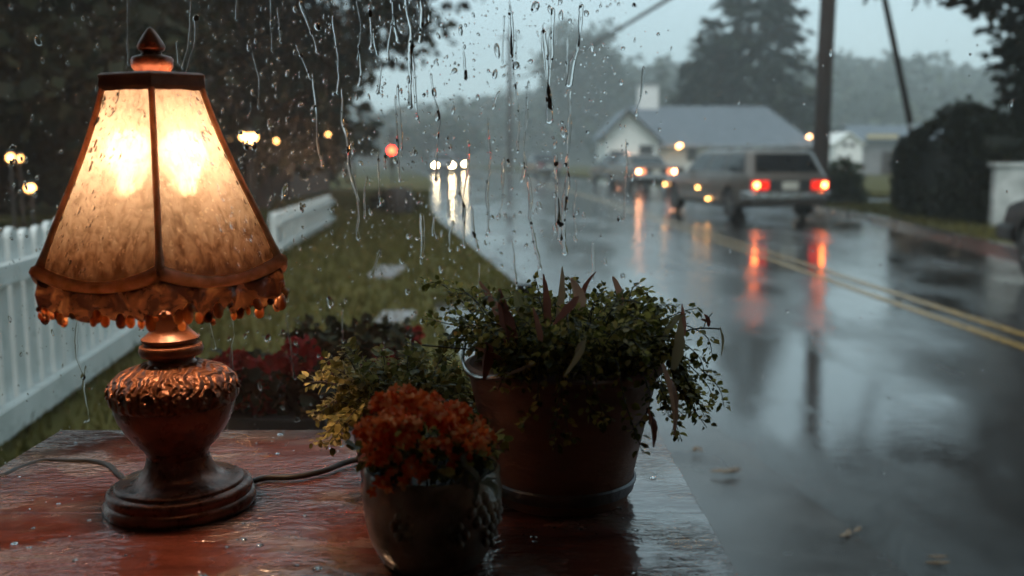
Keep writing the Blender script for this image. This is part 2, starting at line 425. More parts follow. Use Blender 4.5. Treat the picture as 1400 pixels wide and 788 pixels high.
blades('grass', 60000, (-9, 1), (2.2, 34), .075, 1, lambda x, y: x < edge(1, y) - (1.02 if y < 8.8 else .2))
blades('grass', 14000, (6, 12), (9, 40), .07, 2, lambda x, y: x > edge(3, y) + .2 and not 25.8 < y < 30.6)

# forested hills, far right and ahead
def hills():
    nx, ny = 70, 26; vs = []; fs = []
    r = np.random.default_rng(3)
    xs = np.linspace(-140, 260, nx); ys = np.linspace(170, 330, ny)
    def hz(x, y):
        t = (y - 170) / 130.0; t = max(0, min(1, t)); t = t * t * (3 - 2 * t)
        prof = 17 + 5 * math.sin(x * .021 + .6) + 3 * math.sin(x * .05 + 2) - (7 if x < 40 else 0) * (1 - min(1, max(0, (x - 0) / 40))) 
        return t * prof * (.3 + .7 * min(1, max(0, (x + 30) / 60))) - .03
    for y in ys:
        for x in xs: vs.append((x, y, hz(x, y)))
    for j in range(ny - 1):
        for i in range(nx - 1): fs.append((j * nx + i, j * nx + i + 1, (j + 1) * nx + i + 1, (j + 1) * nx + i))
    b = MB(); b.add(vs, fs); tag(b.build('hills', M['hill'], smooth=True), kind='structure')
    # trees of the far wood: many small ragged cones of leaf cards, one mass
    P, D, U, Z = [], [], [], []
    for k in range(1100):
        x = r.uniform(-130, 250); y = r.uniform(185, 325); h = r.uniform(5, 11); z0 = hz(x, y); con = r.random() < .6
        n = 34
        t = r.random(n) ** .8; rad = (1 - t) * h * .24 + .25 if con else np.sqrt(np.clip(1 - (2 * t - .9) ** 2, .05, 1)) * h * .28
        a = r.random(n) * 2 * PI
        P.append(np.stack([x + np.cos(a) * rad, y + np.sin(a) * rad, z0 + .4 + t * h], 1))
        D.append(np.stack([np.cos(a), np.sin(a), r.normal(-.1, .4, n)], 1)); U.append(r.normal(0, .5, (n, 3)) + (0, 0, 1)); Z.append(np.full(n, 2.2))
    v, f = scatter(CARD, CARD_F, np.concatenate(P), np.concatenate(D), np.concatenate(U), np.concatenate(Z))
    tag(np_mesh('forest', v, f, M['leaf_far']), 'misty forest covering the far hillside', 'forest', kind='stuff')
hills()

# ------------------------------------------------------------------ trees
def broad_tree(name, label, group, loc, h, clumps, leafsize, nleaf, m, seed, trunk_r=.2, spread=.55, limbs=9):
    """clumps: list of (x, y, z, radius) relative to loc"""
    root = thing(name, label, 'tree', loc, 0, group); r = np.random.default_rng(seed)
    tb = MB(); pts = [(0, 0, -.1)]; rr = [trunk_r * 1.25]
    for k in range(1, 7): pts.append((r.normal(0, .04 * h * .1 * k), r.normal(0, .04 * h * .1 * k), h * .8 * k / 6)); rr.append(trunk_r * (1 - .13 * k))
    tb.tube(pts, rr, 10)
    for c in clumps[:limbs * 2]:
        k = min(5, max(1, int(c[2] / h * 5.5) - 1)); a = Vector(pts[k]); b = Vector(c[:3]); mid = a.lerp(b, .5) + Vector((0, 0, .06 * (b - a).length))
        tb.tube([a, mid, b], [rr[k] * .45, rr[k] * .28, rr[k] * .1], 6)
    tb.build('trunk', M['bark'], root, smooth=60)
    cl = np.array(clumps); w = cl[:, 3] ** 2.2; w /= w.sum(); idx = r.choice(len(cl), nleaf, p=w)
    d = r.normal(0, 1, (nleaf, 3)); d /= np.linalg.norm(d, axis=1, keepdims=True)
    rad = cl[idx, 3] * np.clip(r.normal(.75, .3, nleaf), .05, 1.5)
    pos = cl[idx, :3] + d * rad[:, None] * np.array([1, 1, .72])
    dd = d + r.normal(0, .7, (nleaf, 3)) + np.array([0, 0, -.25]); up = d * .3 + r.normal(0, .6, (nleaf, 3)) + np.array([0, 0, .8])
    v, f = scatter(CARD, CARD_F, pos, dd, up, leafsize * (.6 + .8 * r.random(nleaf)))
    np_mesh('crown', v, f, m, root); return root
def ell_clumps(c, rad, n, seed, rc=(.7, 1.3), shell=.55):
    r = np.random.default_rng(seed); out = []
    while len(out) < n:
        p = r.uniform(-1, 1, 3); q = np.linalg.norm(p)
        if q > 1 or q < shell * r.random(): continue
        out.append((c[0] + p[0] * rad[0], c[1] + p[1] * rad[1], c[2] + p[2] * rad[2], r.uniform(*rc)))
    return out
def conifer(name, label, group, loc, h, rbase, seed, z0=.8, whorls=26, card=.55, trunk_r=.22, droop=.35, m=None, jag=.35):
    root = thing(name, label, 'tree', loc, 0, group); r = np.random.default_rng(seed)
    MB().tube([(0, 0, -.1), (.02 * h, 0, h * .5), (0, 0, h)], [trunk_r, trunk_r * .6, .03], 8).build('trunk', M['bark'], root, smooth=60)
    P, D, U, Z = [], [], [], []
    for w in range(whorls):
        t = (w + r.random() * .7) / whorls; z = z0 + (h - z0) * t; L0 = rbase * (1 - t) ** .85 + .15
        nb = int(5 + 5 * (1 - t))
        for b in range(nb):
            a = r.random() * 2 * PI; L = L0 * (1 - jag * r.random() + .12 * r.random())
            n = max(5, int(L / card * 7)); s = r.random(n) ** .7
            side = r.normal(0, .16, n) * L * (1 - s * .5)
            px = np.cos(a) * s * L - np.sin(a) * side; py = np.sin(a) * s * L + np.cos(a) * side
            pz = z - droop * L * s ** 1.5 + r.normal(0, .06, n) * L * .5
            P.append(np.stack([px, py, pz], 1))
            sg = np.sign(side + 1e-6)
            D.append(np.stack([np.cos(a) - np.sin(a) * sg * .8, np.sin(a) + np.cos(a) * sg * .8, np.full(n, -.45)], 1) + r.normal(0, .3, (n, 3)))
            U.append(r.normal(0, .35, (n, 3)) + (0, 0, 1)); Z.append(card * (.5 + .7 * r.random(n)))
    v, f = scatter(CARD, CARD_F, np.concatenate(P), np.concatenate(D), np.concatenate(U), np.concatenate(Z), .55)
    np_mesh('crown', v, f, m or M['needles'], root); return root

LT = 'trees behind the white fence'
broad_tree('broadleaf_tree', 'dark broadleaf tree over the lawn with red light showing past its edge', LT, (-5.6, 22, 0), 9,
           ell_clumps((1.0, 0, 6.3), (3.9, 2.6, 3.4), 56, 11, (.55, 1.05)) + ell_clumps((-.6, 0, 2.6), (2.6, 2.0, 1.7), 36, 12, (.6, 1.0)), .26, 15000, M['leaf_dark'], 21, .26)
broad_tree('broadleaf_tree', 'dark tree rising right behind the lamp with sky showing through its crown', LT, (-6.4, 15.5, 0), 8.5,
           ell_clumps((.6, 0, 5.2), (3.2, 2.0, 2.4), 20, 13, (.4, .7)) + ell_clumps((-.8, 0, 2.2), (2.6, 1.8, 1.5), 38, 14, (.55, .95)), .2, 9500, M['leaf_dark'], 22, .24)
broad_tree('broadleaf_tree', 'very dark tree filling the top left corner behind the picket fence', LT, (-7.2, 12, 0), 9,
           ell_clumps((0, 0, 4.2), (3.4, 2.4, 3.4), 80, 15, (.8, 1.2)), .2, 16000, M['leaf_dark'], 23, .3)
broad_tree('broadleaf_tree', 'dense dark tree farthest back of the trees over the fence', LT, (-11.5, 21, 0), 11,
           ell_clumps((0, 0, 5.2), (4.6, 3, 4.8), 90, 16, (1.0, 1.6)), .3, 14000, M['leaf_dark'], 24, .3)
broad_tree('broadleaf_tree', 'tall slim dark tree beside the road past the lawn', LT, (-7.6, 34, 0), 7,
           ell_clumps((0, 0, 3.4), (2.6, 2.2, 2.8), 36, 17, (.7, 1.2)), .3, 6000, M['leaf_dark'], 25, .25)
conifer('fir_tree', 'tall ragged fir towering behind the white house', 'firs behind the house', (20.6, 86, 0), 23, 7.0, 31, 1.0, 46, 1.25, .35, .25)
conifer('fir_tree', 'shorter broad fir at the left of the tall one behind the house', 'firs behind the house', (17.0, 87, 0), 13, 5.6, 32, .8, 34, 1.1, .3, .3)
conifer('fir_tree', 'small fir tip at the right end of the white house roof', 'firs behind the house', (27.5, 92, 0), 7.6, 3.0, 33, .5, 18, .6, .2, .3)
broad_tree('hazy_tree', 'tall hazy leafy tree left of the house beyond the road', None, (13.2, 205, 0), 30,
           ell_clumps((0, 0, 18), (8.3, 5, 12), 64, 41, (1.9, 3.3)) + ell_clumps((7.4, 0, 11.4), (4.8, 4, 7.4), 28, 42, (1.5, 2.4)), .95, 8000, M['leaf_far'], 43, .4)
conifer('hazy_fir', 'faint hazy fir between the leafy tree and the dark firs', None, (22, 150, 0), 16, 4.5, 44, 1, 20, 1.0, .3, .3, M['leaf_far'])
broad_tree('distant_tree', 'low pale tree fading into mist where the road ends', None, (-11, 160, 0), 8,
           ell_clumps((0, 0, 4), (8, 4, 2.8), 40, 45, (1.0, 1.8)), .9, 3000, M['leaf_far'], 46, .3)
broad_tree('roadside_tree', 'dark drooping tree hanging into the top right corner', None, (11.4, 18.2, 0), 10,
           ell_clumps((-.3, -.3, 4.6), (2.5, 1.8, 3.5), 70, 51, (.45, .8)) + ell_clumps((-2.7, -.6, 6.7), (3.5, 3.6, 2.6), 95, 54, (.6, 1.0)) + ell_clumps((-1.0, -.3, 2.6), (1.6, 1.1, 1.0), 16, 52, (.4, .65)), .21, 40000, M['needles'], 53, .3)

# hedge, right
def hedge():
    root = thing('hedge', 'tall dark clipped hedge on the verge across the road', 'hedge', (0, 0, 0))
    r = np.random.default_rng(61); cl = []
    x0, x1, y0, y1 = 7.95, 9.6, 16.9, 21.2
    n = 26000; nv = r.normal(0, 1, (n, 3)); nv /= np.linalg.norm(nv, axis=1, keepdims=True)
    q = np.sign(nv) * np.abs(nv) ** .42      # rounded box
    q /= np.maximum(1, np.abs(q).max(axis=1, keepdims=True))
    top = 2.0
    pos = np.stack([(x0 + x1) / 2 + q[:, 0] * (x1 - x0) / 2, (y0 + y1) / 2 + q[:, 1] * (y1 - y0) / 2, .1 + (q[:, 2] * .5 + .5) * top], 1)
    hb = .88 + .14 * np.sin(pos[:, 1] * 1.7 + 1) + .05 * np.sin(pos[:, 0] * 5 + pos[:, 1] * 3)
    pos[:, 2] *= np.where(q[:, 2] > 0, hb, 1)
    pos += r.normal(0, .05, (n, 3)); pos[:, 2] = np.maximum(pos[:, 2], .1)
    v, f = scatter(CARD, CARD_F, pos, nv + r.normal(0, .6, (n, 3)), r.normal(0, .6, (n, 3)) + (0, 0, 1), .10 * (.6 + .8 * r.random(n)))
    np_mesh('foliage', v, f, M['hedge_leaf'], root)
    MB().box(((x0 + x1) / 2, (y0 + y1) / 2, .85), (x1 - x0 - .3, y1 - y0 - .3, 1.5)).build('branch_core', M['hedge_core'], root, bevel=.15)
hedge()
def shrub(label, loc, rad, n, seed, m, ls, name='shrub', group=None):
    root = thing(name, label, 'shrub', loc, 0, group); r = np.random.default_rng(seed)
    d = r.normal(0, 1, (n, 3)); d /= np.linalg.norm(d, axis=1, keepdims=True); d[:, 2] = np.abs(d[:, 2])
    pos = d * np.array(rad) * np.clip(r.normal(.85, .18, (n, 1)), .1, 1.2)
    v, f = scatter(CARD, CARD_F, pos, d + r.normal(0, .6, (n, 3)), r.normal(0, .6, (n, 3)) + (0, 0, 1), ls * (.6 + .8 * r.random(n)))
    np_mesh('foliage', v, f, m, root)
    b = MB()
    for k in range(7):
        a = k * .9; b.tube([(0, 0, -.05), (math.cos(a) * rad[0] * .3, math.sin(a) * rad[1] * .3, rad[2] * .4), (math.cos(a) * rad[0] * .6, math.sin(a) * rad[1] * .6, rad[2] * .75)], [.03, .02, .01], 5)
    b.build('stem', M['bark'], root); return root
shrub('green shrub beside the utility pole behind the wagon', (8.35, 25.3, .08), (.5, .5, 1.0), 1500, 71, M['leaf_far'], .14)
shrub('low dark shrub at the far corner of the lawn', (-2.55, 21.2, .08), (.55, .5, .42), 900, 72, M['hedge_leaf'], .1)

# ------------------------------------------------------------------ fences and walls
def picket(name, label, a, b, h, period, w, rails, group=None, arch=True):
    a = Vector(a); b = Vector(b); L = (b - a).length; dr = (b - a).normalized(); rz = math.atan2(dr.y, dr.x)
    root = thing(name, label, 'fence', a, rz)
    pb = MB(); n = int(L / period)
    for i in range(n + 1):
        x = i * period; hh = h + rnd.uniform(-.012, .012); t = .014
        prof = [(-w / 2, .03), (-w / 2, hh - w * .45)] + ([(-w / 2 * math.cos(k * PI / 6), hh - w * .45 + w * .45 * math.sin(k * PI / 6)) for k in range(1, 6)] if arch else [(-w * .25, hh), (w * .25, hh)]) + [(w / 2, hh - w * .45), (w / 2, .03)]
        m = len(prof); vs = [(x + p, -t, q) for p, q in prof] + [(x + p, t, q) for p, q in prof]
        one = MB(); one.add(vs, [tuple(range(m)), tuple(range(2 * m - 1, m - 1, -1))] + [(k, (k + 1) % m, m + (k + 1) % m, m + k) for k in range(m)])
        one.build('picket', M['white_paint'], root)
    for z, th in rails:
        MB().box((L / 2, -.045, z), (L + .1, .05, th)).build('rail', M['white_paint'], root, bevel=.006)
    for x in np.arange(.2, L, 2.4):
        MB().box((x, .06, h * .47), (.09, .09, h * .98)).build('post', M['white_paint'], root, bevel=.008)
    return root
fx = lambda y: -1.63 - .117 * y
picket('picket_fence', 'white picket fence with rounded tops running past the lamp at left', (fx(2.2), 2.2, .02), (fx(8.2), 8.2, .02), .93, .155, .098, [(.76, .085), (.17, .12)])
picket('picket_fence', 'low white fence farther down the lawn right of the lampshade', (-2.75, 11.6, .04), (-3.12, 17.2, .04), .58, .34, .12, [(.45, .06), (.16, .06)], arch=False)
w = thing('garden_wall', 'pale garden wall mottled with painted plant shade at the right of the hedge', 'wall', (0, 0, 0))
M['mottledwall'] = mat('shadow_mottled_render', (.62, .63, .6), (.30, .31, .29), 3.2, .6, .4, 12)  # darker mottling paints plant shadows into the wall colour
MB().box((10.0, 16.75, .56), (3.9, .16, 1.04)).build('wall_face', M['mottledwall'], w, bevel=.01)
MB().box((10.0, 16.75, 1.12), (4.0, .26, .07)).build('coping', M['mottledwall'], w, bevel=.01)

# ------------------------------------------------------------------ poles and cables
p = thing('utility_pole', 'thick dark wooden utility pole standing behind the wagon', 'utility pole', (7.5, 24.4, 0))
MB().tube([(0, 0, -.2), (.02, 0, 4), (.10, 0, 10)], [.2, .19, .16], 16).build('pole', M['polewood'], p, smooth=60)
MB().bar((-.9, 0, 8.9), (1.1, 0, 8.9), .1, .12).build('crossarm', M['polewood'], p)
p = thing('leaning_pole', 'thin dark pole leaning over the clipped hedge', 'pole', (0, 0, 0))
MB().tube([at(1262, 260, 22.5), at(1246, 175, 22.5), at(1208, -8, 22.5), at(1190, -90, 22.5)], [.075, .075, .065, .06], 10).build('pole', M['polewood'], p, smooth=60)
MB().tube([at(1246, 172, 22.45) + Vector((0, 0, -.07)), at(1246, 172, 22.45) + Vector((0, 0, .05))], .088, 10).build('collar', M['chrome'], p)
p = thing('utility_pole', 'faint thin utility pole standing in the mist down the road', 'utility pole', (at(697, 215, 96).x, 96, 0))
MB().tube([(0, 0, -.2), (0, 0, 7), (0, 0, 13.2)], [.27, .24, .2], 10).build('pole', M['polewood'], p, smooth=60)
MB().bar((-1.1, 0, 12.4), (1.1, 0, 12.4), .12, .14).build('crossarm', M['polewood'], p)
a, b = at(935, -14, 26), at(697, 108, 96)
MB().tube([a.lerp(b, k / 20) - Vector((0, 0, .5 * math.sin(PI * k / 20))) for k in range(-4, 21)], .055, 6).build('power_line', M['black'])
tag(bpy.data.objects['power_line'], 'grey overhead power line slanting down through the mist', 'cable')

# ------------------------------------------------------------------ bokeh lights: lanterns and signal
def lantern(label, px, col, st, post=True, rad=.07, name='lantern', cat='lamp', group=None):
    q = at(*px); root = thing(name, label, cat, (q.x, q.y, 0 if post else q.z), 0, group); z = q.z if post else 0
    if post: MB().tube([(0, 0, -.1), (0, 0, z - rad * 1.5)], [rad * .35, rad * .3], 8).build('post', M['darkwood'], root)
    b = MB(); b.lathe([(rad * .8, z - rad * 1.5), (rad * 1.1, z - rad * 1.3), (rad * .5, z - rad)], 12); b.build('lamp_base', M['black'], root, smooth=True)
    gb = MB().ball((0, 0, z), rad * .85, 12, 8)
    for k in range(2): gb.ball((rad * rnd.uniform(-1.1, 1.1), rad * rnd.uniform(-.3, .3), z + rad * rnd.uniform(-.35, .55)), rad * rnd.uniform(.45, .7), 10, 6)
    gb.build('globe', emit('glow_' + name, col, st), root, smooth=True)
    b = MB(); b.lathe([(rad * 1.3, z + rad * .9), (rad * .8, z + rad * 1.3), (rad * .15, z + rad * 1.8)], 12); b.build('cap', M['black'], root, smooth=True)
    return root
WARM = (1, .46, .13)
GL = 'warm lights among the dark trees'
# dark house behind the trees at left, its porch lamps lit
hs = thing('dark_house', 'dark house half hidden by trees behind the picket fence', 'house', (-12.5, 27, 0))
MB().box((0, 3, 1.5), (13, 6, 3)).build('wall', M['darkwood'], hs)
rb = MB(); rb.add([(-7, -.5, 2.9), (7, -.5, 2.9), (7, 6.5, 2.9), (-7, 6.5, 2.9), (-7, 3, 5.2), (7, 3, 5.2)], [(0, 1, 5, 4), (3, 4, 5, 2), (0, 4, 3), (1, 2, 5), (0, 3, 2, 1)]); rb.build('roof', M['darkwood'], hs)
M['litwin'] = emit('lit_window', (1, .5, .18), 2.2)
for u, v, ww, hh in ((318, 186, .55, .7), (358, 192, .3, .55)):
    q = at(u, v, 26.9)
    f = MB().box((q.x + 12.5, -.03, q.z), (ww + .16, .06, hh + .16)).build('window', M['darkwood'], hs)
    MB().box((q.x + 12.5, -.065, q.z), (ww, .012, hh)).build('pane', M['litwin'], f)
lantern('bright porch lamp on the dark house just right of the lampshade', (341, 190, 12.6), WARM, 13, True, .075, group=GL)
lantern('small porch lamp with warm glow, upper one at the left edge', (14, 216, 7.6), WARM, 10, True, .032, group=GL)
lantern('paired porch lamp right beside the upper left glow', (27, 217, 7.5), WARM, 6, True, .026, group=GL)
lantern('low garden lamp glowing above the picket fence tops at left', (43, 257, 7.0), WARM, 10, True, .03, group=GL)
lantern('yellow lamp on a post between the porch light and red signal', (483, 200, 38.0), (1, .46, .13), 16, True, .12, group=GL)
lantern('small dim lamp just left of the yellow post lamp', (449, 184, 18.0), WARM, 10, True, .03, group=GL)
lantern('dim orange lamp right of the bright porch lamp', (378, 193, 12.4), WARM, 8, True, .03, group=GL)
q = at(536, 206, 44)
sg = thing('traffic_signal', 'red traffic signal glowing over the far edge of the lawn', 'traffic light', (q.x, q.y, 0))
MB().tube([(0, .1, -.1), (0, .1, q.z + .9)], .05, 8).build('post', M['black'], sg)
MB().box((0, 0, q.z - .28), (.3, .16, .95)).build('signal_head', M['black'], sg, bevel=.02)
MB().lathe([(.145, -.10), (.155, -.085), (.001, -.08)], 20, (0, 0, q.z), 'y').build('red_lens', emit('red_signal', (1, .022, .008), 34), sg)
M['lens_off'] = mat('dark_lens', (.04, .03, .01), (.02, .03, .02), 5, .2, 0)
for k in (1, 2): MB().lathe([(.145, -.10), (.155, -.085), (.001, -.08)], 20, (0, 0, q.z - .29 * k), 'y').build('dark_lens', M['lens_off'], sg)

# ------------------------------------------------------------------ white house
def panel(mb, A, B, Cc, D, s0, s1, t0, t1, off, th=.012):
    A, B, Cc, D = map(Vector, (A, B, Cc, D))
    f = lambda s, t: A.lerp(B, s).lerp(D.lerp(Cc, s), t)
    n = (B - A).cross(D - A).normalized()
    q = [f(s0, t0), f(s1, t0), f(s1, t1), f(s0, t1)]
    vs = [p + n * (off - th) for p in q] + [p + n * off for p in q]
    return mb.add(vs, [(3, 2, 1, 0), (4, 5, 6, 7), (0, 1, 5, 4), (1, 2, 6, 5), (2, 3, 7, 6), (3, 0, 4, 7)])
def white_house():
    D0 = 76.0
    X = lambda u: (u - 700) / F * D0 / 1.003
    Z = lambda v: at(700, v, D0).z
    root = thing('white_house', 'white single storey house with wet blue grey roof and front gable', 'house', (0, 0, 0))
    xl, xr = X(860), X(1100); ze = Z(199); zr = Z(148) + .35
    wb = MB(); wb.box(((xl + xr) / 2, D0 + 4.5, ze / 2), (xr - xl, 8, ze + .1)); wb.build('wall', M['siding'], root)
    ex0, ex1 = X(872), X(1114); rx0, rx1 = X(868), X(1062)
    rb = MB(); yb = D0 + 9
    rb.add([(ex0, D0 - .4, ze), (ex1, D0 - .4, ze + .02), (ex1, yb, ze), (ex0, yb, ze), (rx0, D0 + 4.3, zr), (rx1, D0 + 4.3, zr)],
           [(0, 1, 5, 4), (1, 2, 5), (2, 3, 4, 5), (3, 0, 4), (0, 3, 2, 1)])
    roof = rb.build('roof', M['roof'], root)
    fb = MB().box(((ex0 + ex1) / 2, D0 - .42, ze - .07), (ex1 - ex0, .06, .2)); fb.build('gutter', M['greywall'], root)
    c = MB().box((X(894), D0 + 4.6, Z(140)), (X(908) - X(880), 1.3, 3.2)); ch = c.build('chimney', M['brick'], roof, bevel=.03)
    MB().box((X(894), D0 + 4.6, Z(140) + 1.62), (X(910) - X(878), 1.5, .16)).build('chimney_cap', M['greywall'], ch)
    # gable wing
    gx0, gx1, px = X(822), X(890), X(851); zl = Z(186); zp = Z(153); y0 = D0 - 3.0
    gb = MB(); prof = [(gx0, 0), (gx1, 0), (gx1, zl - .25), (px, zp), (gx0, zl)]
    m = 5; vs = [(x, y0, z) for x, z in prof] + [(x, y0 + 7, z) for x, z in prof]
    gb.add(vs, [tuple(range(m)), tuple(range(2 * m - 1, m - 1, -1))] + [(k, (k + 1) % m, m + (k + 1) % m, m + k) for k in range(m)]); gb.build('gable_wing', M['siding'], root)
    for s, (xa, za) in enumerate(((gx0 - .45, zl - .3), (gx1 + .35, zl - .6))):
        g2 = MB(); t = .14
        g2.add([(px, y0 - .5, zp), (xa, y0 - .5, za), (xa, y0 + 7, za), (px, y0 + 7, zp), (px, y0 - .5, zp + t), (xa, y0 - .5, za + t), (xa, y0 + 7, za + t), (px, y0 + 7, zp + t)],
               [(0, 1, 2, 3), (4, 5, 6, 7), (0, 1, 5, 4), (1, 2, 6, 5), (2, 3, 7, 6), (3, 0, 4, 7)])
        g2.build('gable_roof', M['roof'], root)
        bb = MB().bar((px, y0 - .54, zp - .06), (xa, y0 - .54, za - .06), .06, .28, (0, 1, 0)); bb.build('bargeboard', M['darkwood'], root)
    # dark panel painted as the shaded porch opening, windows, posts
    MB().box((X(838), y0 - .01, .85), (1.15, .06, 1.7)).build('porch_shade_panel', M['window_dark'], root)
    def win(u, v, ww, hh, y):
        f = MB().box((X(u), y, Z(v)), (ww, .08, hh)).build('window', M['darkwood'], root)
        for s in (-1, 1): MB().box((X(u) + s * ww * .22, y - .05, Z(v)), (ww * .38, .02, hh * .84)).build('pane', M['window_dark'], f)
    win(875, 208, 1.0, .95, y0 - .02); win(893, 208, .8, .9, D0 + .46); win(946, 210, .75, 1.1, D0 + .46); win(988, 210, 1.9, 1.05, D0 + .46); win(1075, 212, 2.2, 1.0, D0 + .46)
    dr = MB().box((X(1020), D0 + .46, .95), (.95, .08, 1.9)).build('door', M['darkwood'], root)
    MB().ball((X(1020) + .36, D0 + .38, .95), .05).build('handle', M['chrome'], dr)
    lantern('round porch lamp under the eave of the white house', (928, 200, D0 - .9), (1, .5, .17), 15, False, .17, group='lamps on the white house')
    lantern('glowing lamp at the right end of the white house roof', (1107, 187, D0 - 1.0), (1, .5, .22), 10, False, .17, group='lamps on the white house')
    lantern('dim lamp on the gable of the white house above the sedan', (858, 213, D0 - 3.3), (1, .45, .25), 12, False, .16, group='lamps on the white house')
white_house()
def small_buildings():
    D0 = 58.0; X = lambda u: (u - 700) / F * D0 / 1.003; Z = lambda v: at(700, v, D0).z
    r = thing('white_shed', 'small white gabled shed with a dark vent under its peak', 'shed', (0, 0, 0))
    x0, x1, px = X(1138), X(1176), X(1157); ze, zp = Z(196), Z(182); b = MB(); prof = [(x0, 0), (x1, 0), (x1, ze), (px, zp), (x0, ze)]
    vs = [(x, D0, z) for x, z in prof] + [(x, D0 + 3.5, z) for x, z in prof]; m = 5
    b.add(vs, [tuple(range(m)), tuple(range(2 * m - 1, m - 1, -1))] + [(k, (k + 1) % m, m + (k + 1) % m, m + k) for k in range(m)]); b.build('wall', M['siding'], r)
    for xa in (x0 - .12, x1 + .12):
        g = MB(); t = .07; za = ze - .1
        g.add([(px, D0 - .2, zp), (xa, D0 - .2, za), (xa, D0 + 3.6, za), (px, D0 + 3.6, zp), (px, D0 - .2, zp + t), (xa, D0 - .2, za + t), (xa, D0 + 3.6, za + t), (px, D0 + 3.6, zp + t)],
              [(0, 1, 2, 3), (4, 5, 6, 7), (0, 1, 5, 4), (1, 2, 6, 5), (2, 3, 7, 6), (3, 0, 4, 7)]); g.build('roof', M['siding'], r)
    v = MB()
    for s in (-1, 1):
        v.add([(px, D0 - .03, Z(199)), (px + s * .34, D0 - .03, Z(194)), (px + s * .3, D0 - .03, Z(203)), (px, D0 + .01, Z(199)), (px + s * .34, D0 + .01, Z(194)), (px + s * .3, D0 + .01, Z(203))], [(0, 1, 2), (3, 5, 4), (0, 1, 4, 3), (1, 2, 5, 4), (2, 0, 3, 5)])
    v.build('vent', M['black'], r)
    MB().box((px + .1, D0 - .02, .5), (.7, .05, .9)).build('door', M['greywall'], r)
    r = thing('grey_barn', 'long low grey barn with a pale yellow roof edge behind the hedge', 'barn', (0, 0, 0))
    D1 = 66.0; X = lambda u: (u - 700) / F * D1 / 1.003; Z = lambda v: at(700, v, D1).z
    MB().box(((X(1172) + X(1300)) / 2, D1 + 3, Z(205) / 2 + .2), (X(1300) - X(1172), 6, Z(205) + .4)).build('wall', M['greywall'], r)
    b = MB(); a0, a1, e0, e1 = X(1168), X(1304), Z(190) , Z(180)
    b.add([(a0, D1 - .4, e0 - .1), (a1, D1 - .4, e0 - .1), (a1, D1 + 3, e1 + .5), (a0, D1 + 3, e1 + .5), (a0, D1 + 6.4, e0 - .1), (a1, D1 + 6.4, e0 - .1)], [(0, 1, 2, 3), (3, 2, 5, 4), (0, 3, 4), (1, 5, 2), (0, 4, 5, 1)])
    b.build('roof', M['roof'], r)
    MB().box(((X(1178) + X(1220)) / 2, D1 - .45, Z(186) - .05), (X(1220) - X(1178), .08, .28)).build('roof_edge', M['amber_wall'], r)
    MB().box((X(1215), D1 - .04, .8), (1.2, .06, 1.6)).build('door', M['darkwood'], r)
small_buildings()

# ------------------------------------------------------------------ cars
def boolean_cut(o, cutters):
    for c in cutters:
        md = o.modifiers.new('cut', 'BOOLEAN'); md.object = c; md.operation = 'DIFFERENCE'; md.solver = 'EXACT'
    dg = bpy.context.evaluated_depsgraph_get(); dg.update()
    me = bpy.data.meshes.new_from_object(o.evaluated_get(dg)); o.modifiers.clear(); old = o.data; o.data = me
    for c in cutters: bpy.data.objects.remove(c)
def paint(name, c, met=.3):
    t = NT(name); co = t.co(); col = t.ramp(t.noise(co, 3, 4), [(.3, c), (.7, tuple(x * .7 for x in c))])
    bead = t.noise(co, 60, 2)
    return t.done(t.bsdf(Base__Color=col, Metallic=met, Roughness=.28, Coat__Weight=.25, Coat__Roughness=.08, Normal=t.bump(bead, .06, .004)))
M['tail'] = emit('tail_lens_lit', (1, .022, .01), 1.1)
M['tail_core'] = emit('tail_bulb', (1, .18, .045), 26)
M['tail_dim'] = mat('tail_lens', (.35, .02, .015), (.25, .015, .01), 8, .15, 0)
M['head'] = emit('head_bulb', (1, .74, .42), 55)
M['head_off'] = mat('headlamp_glass', (.5, .5, .5), (.4, .4, .4), 6, .1, 0)
M['amber'] = emit('amber_bulb', (1, .45, .12), 20)
M['warm_tail'] = emit('tail_bulb_bright', (1, .40, .17), 42)
M['pink_tail'] = emit('tail_lens_orange', (1, .28, .12), 2.4)
M['underbody'] = mat('underbody', (.015, .015, .015), (.02, .02, .02), 5, .7, .1)
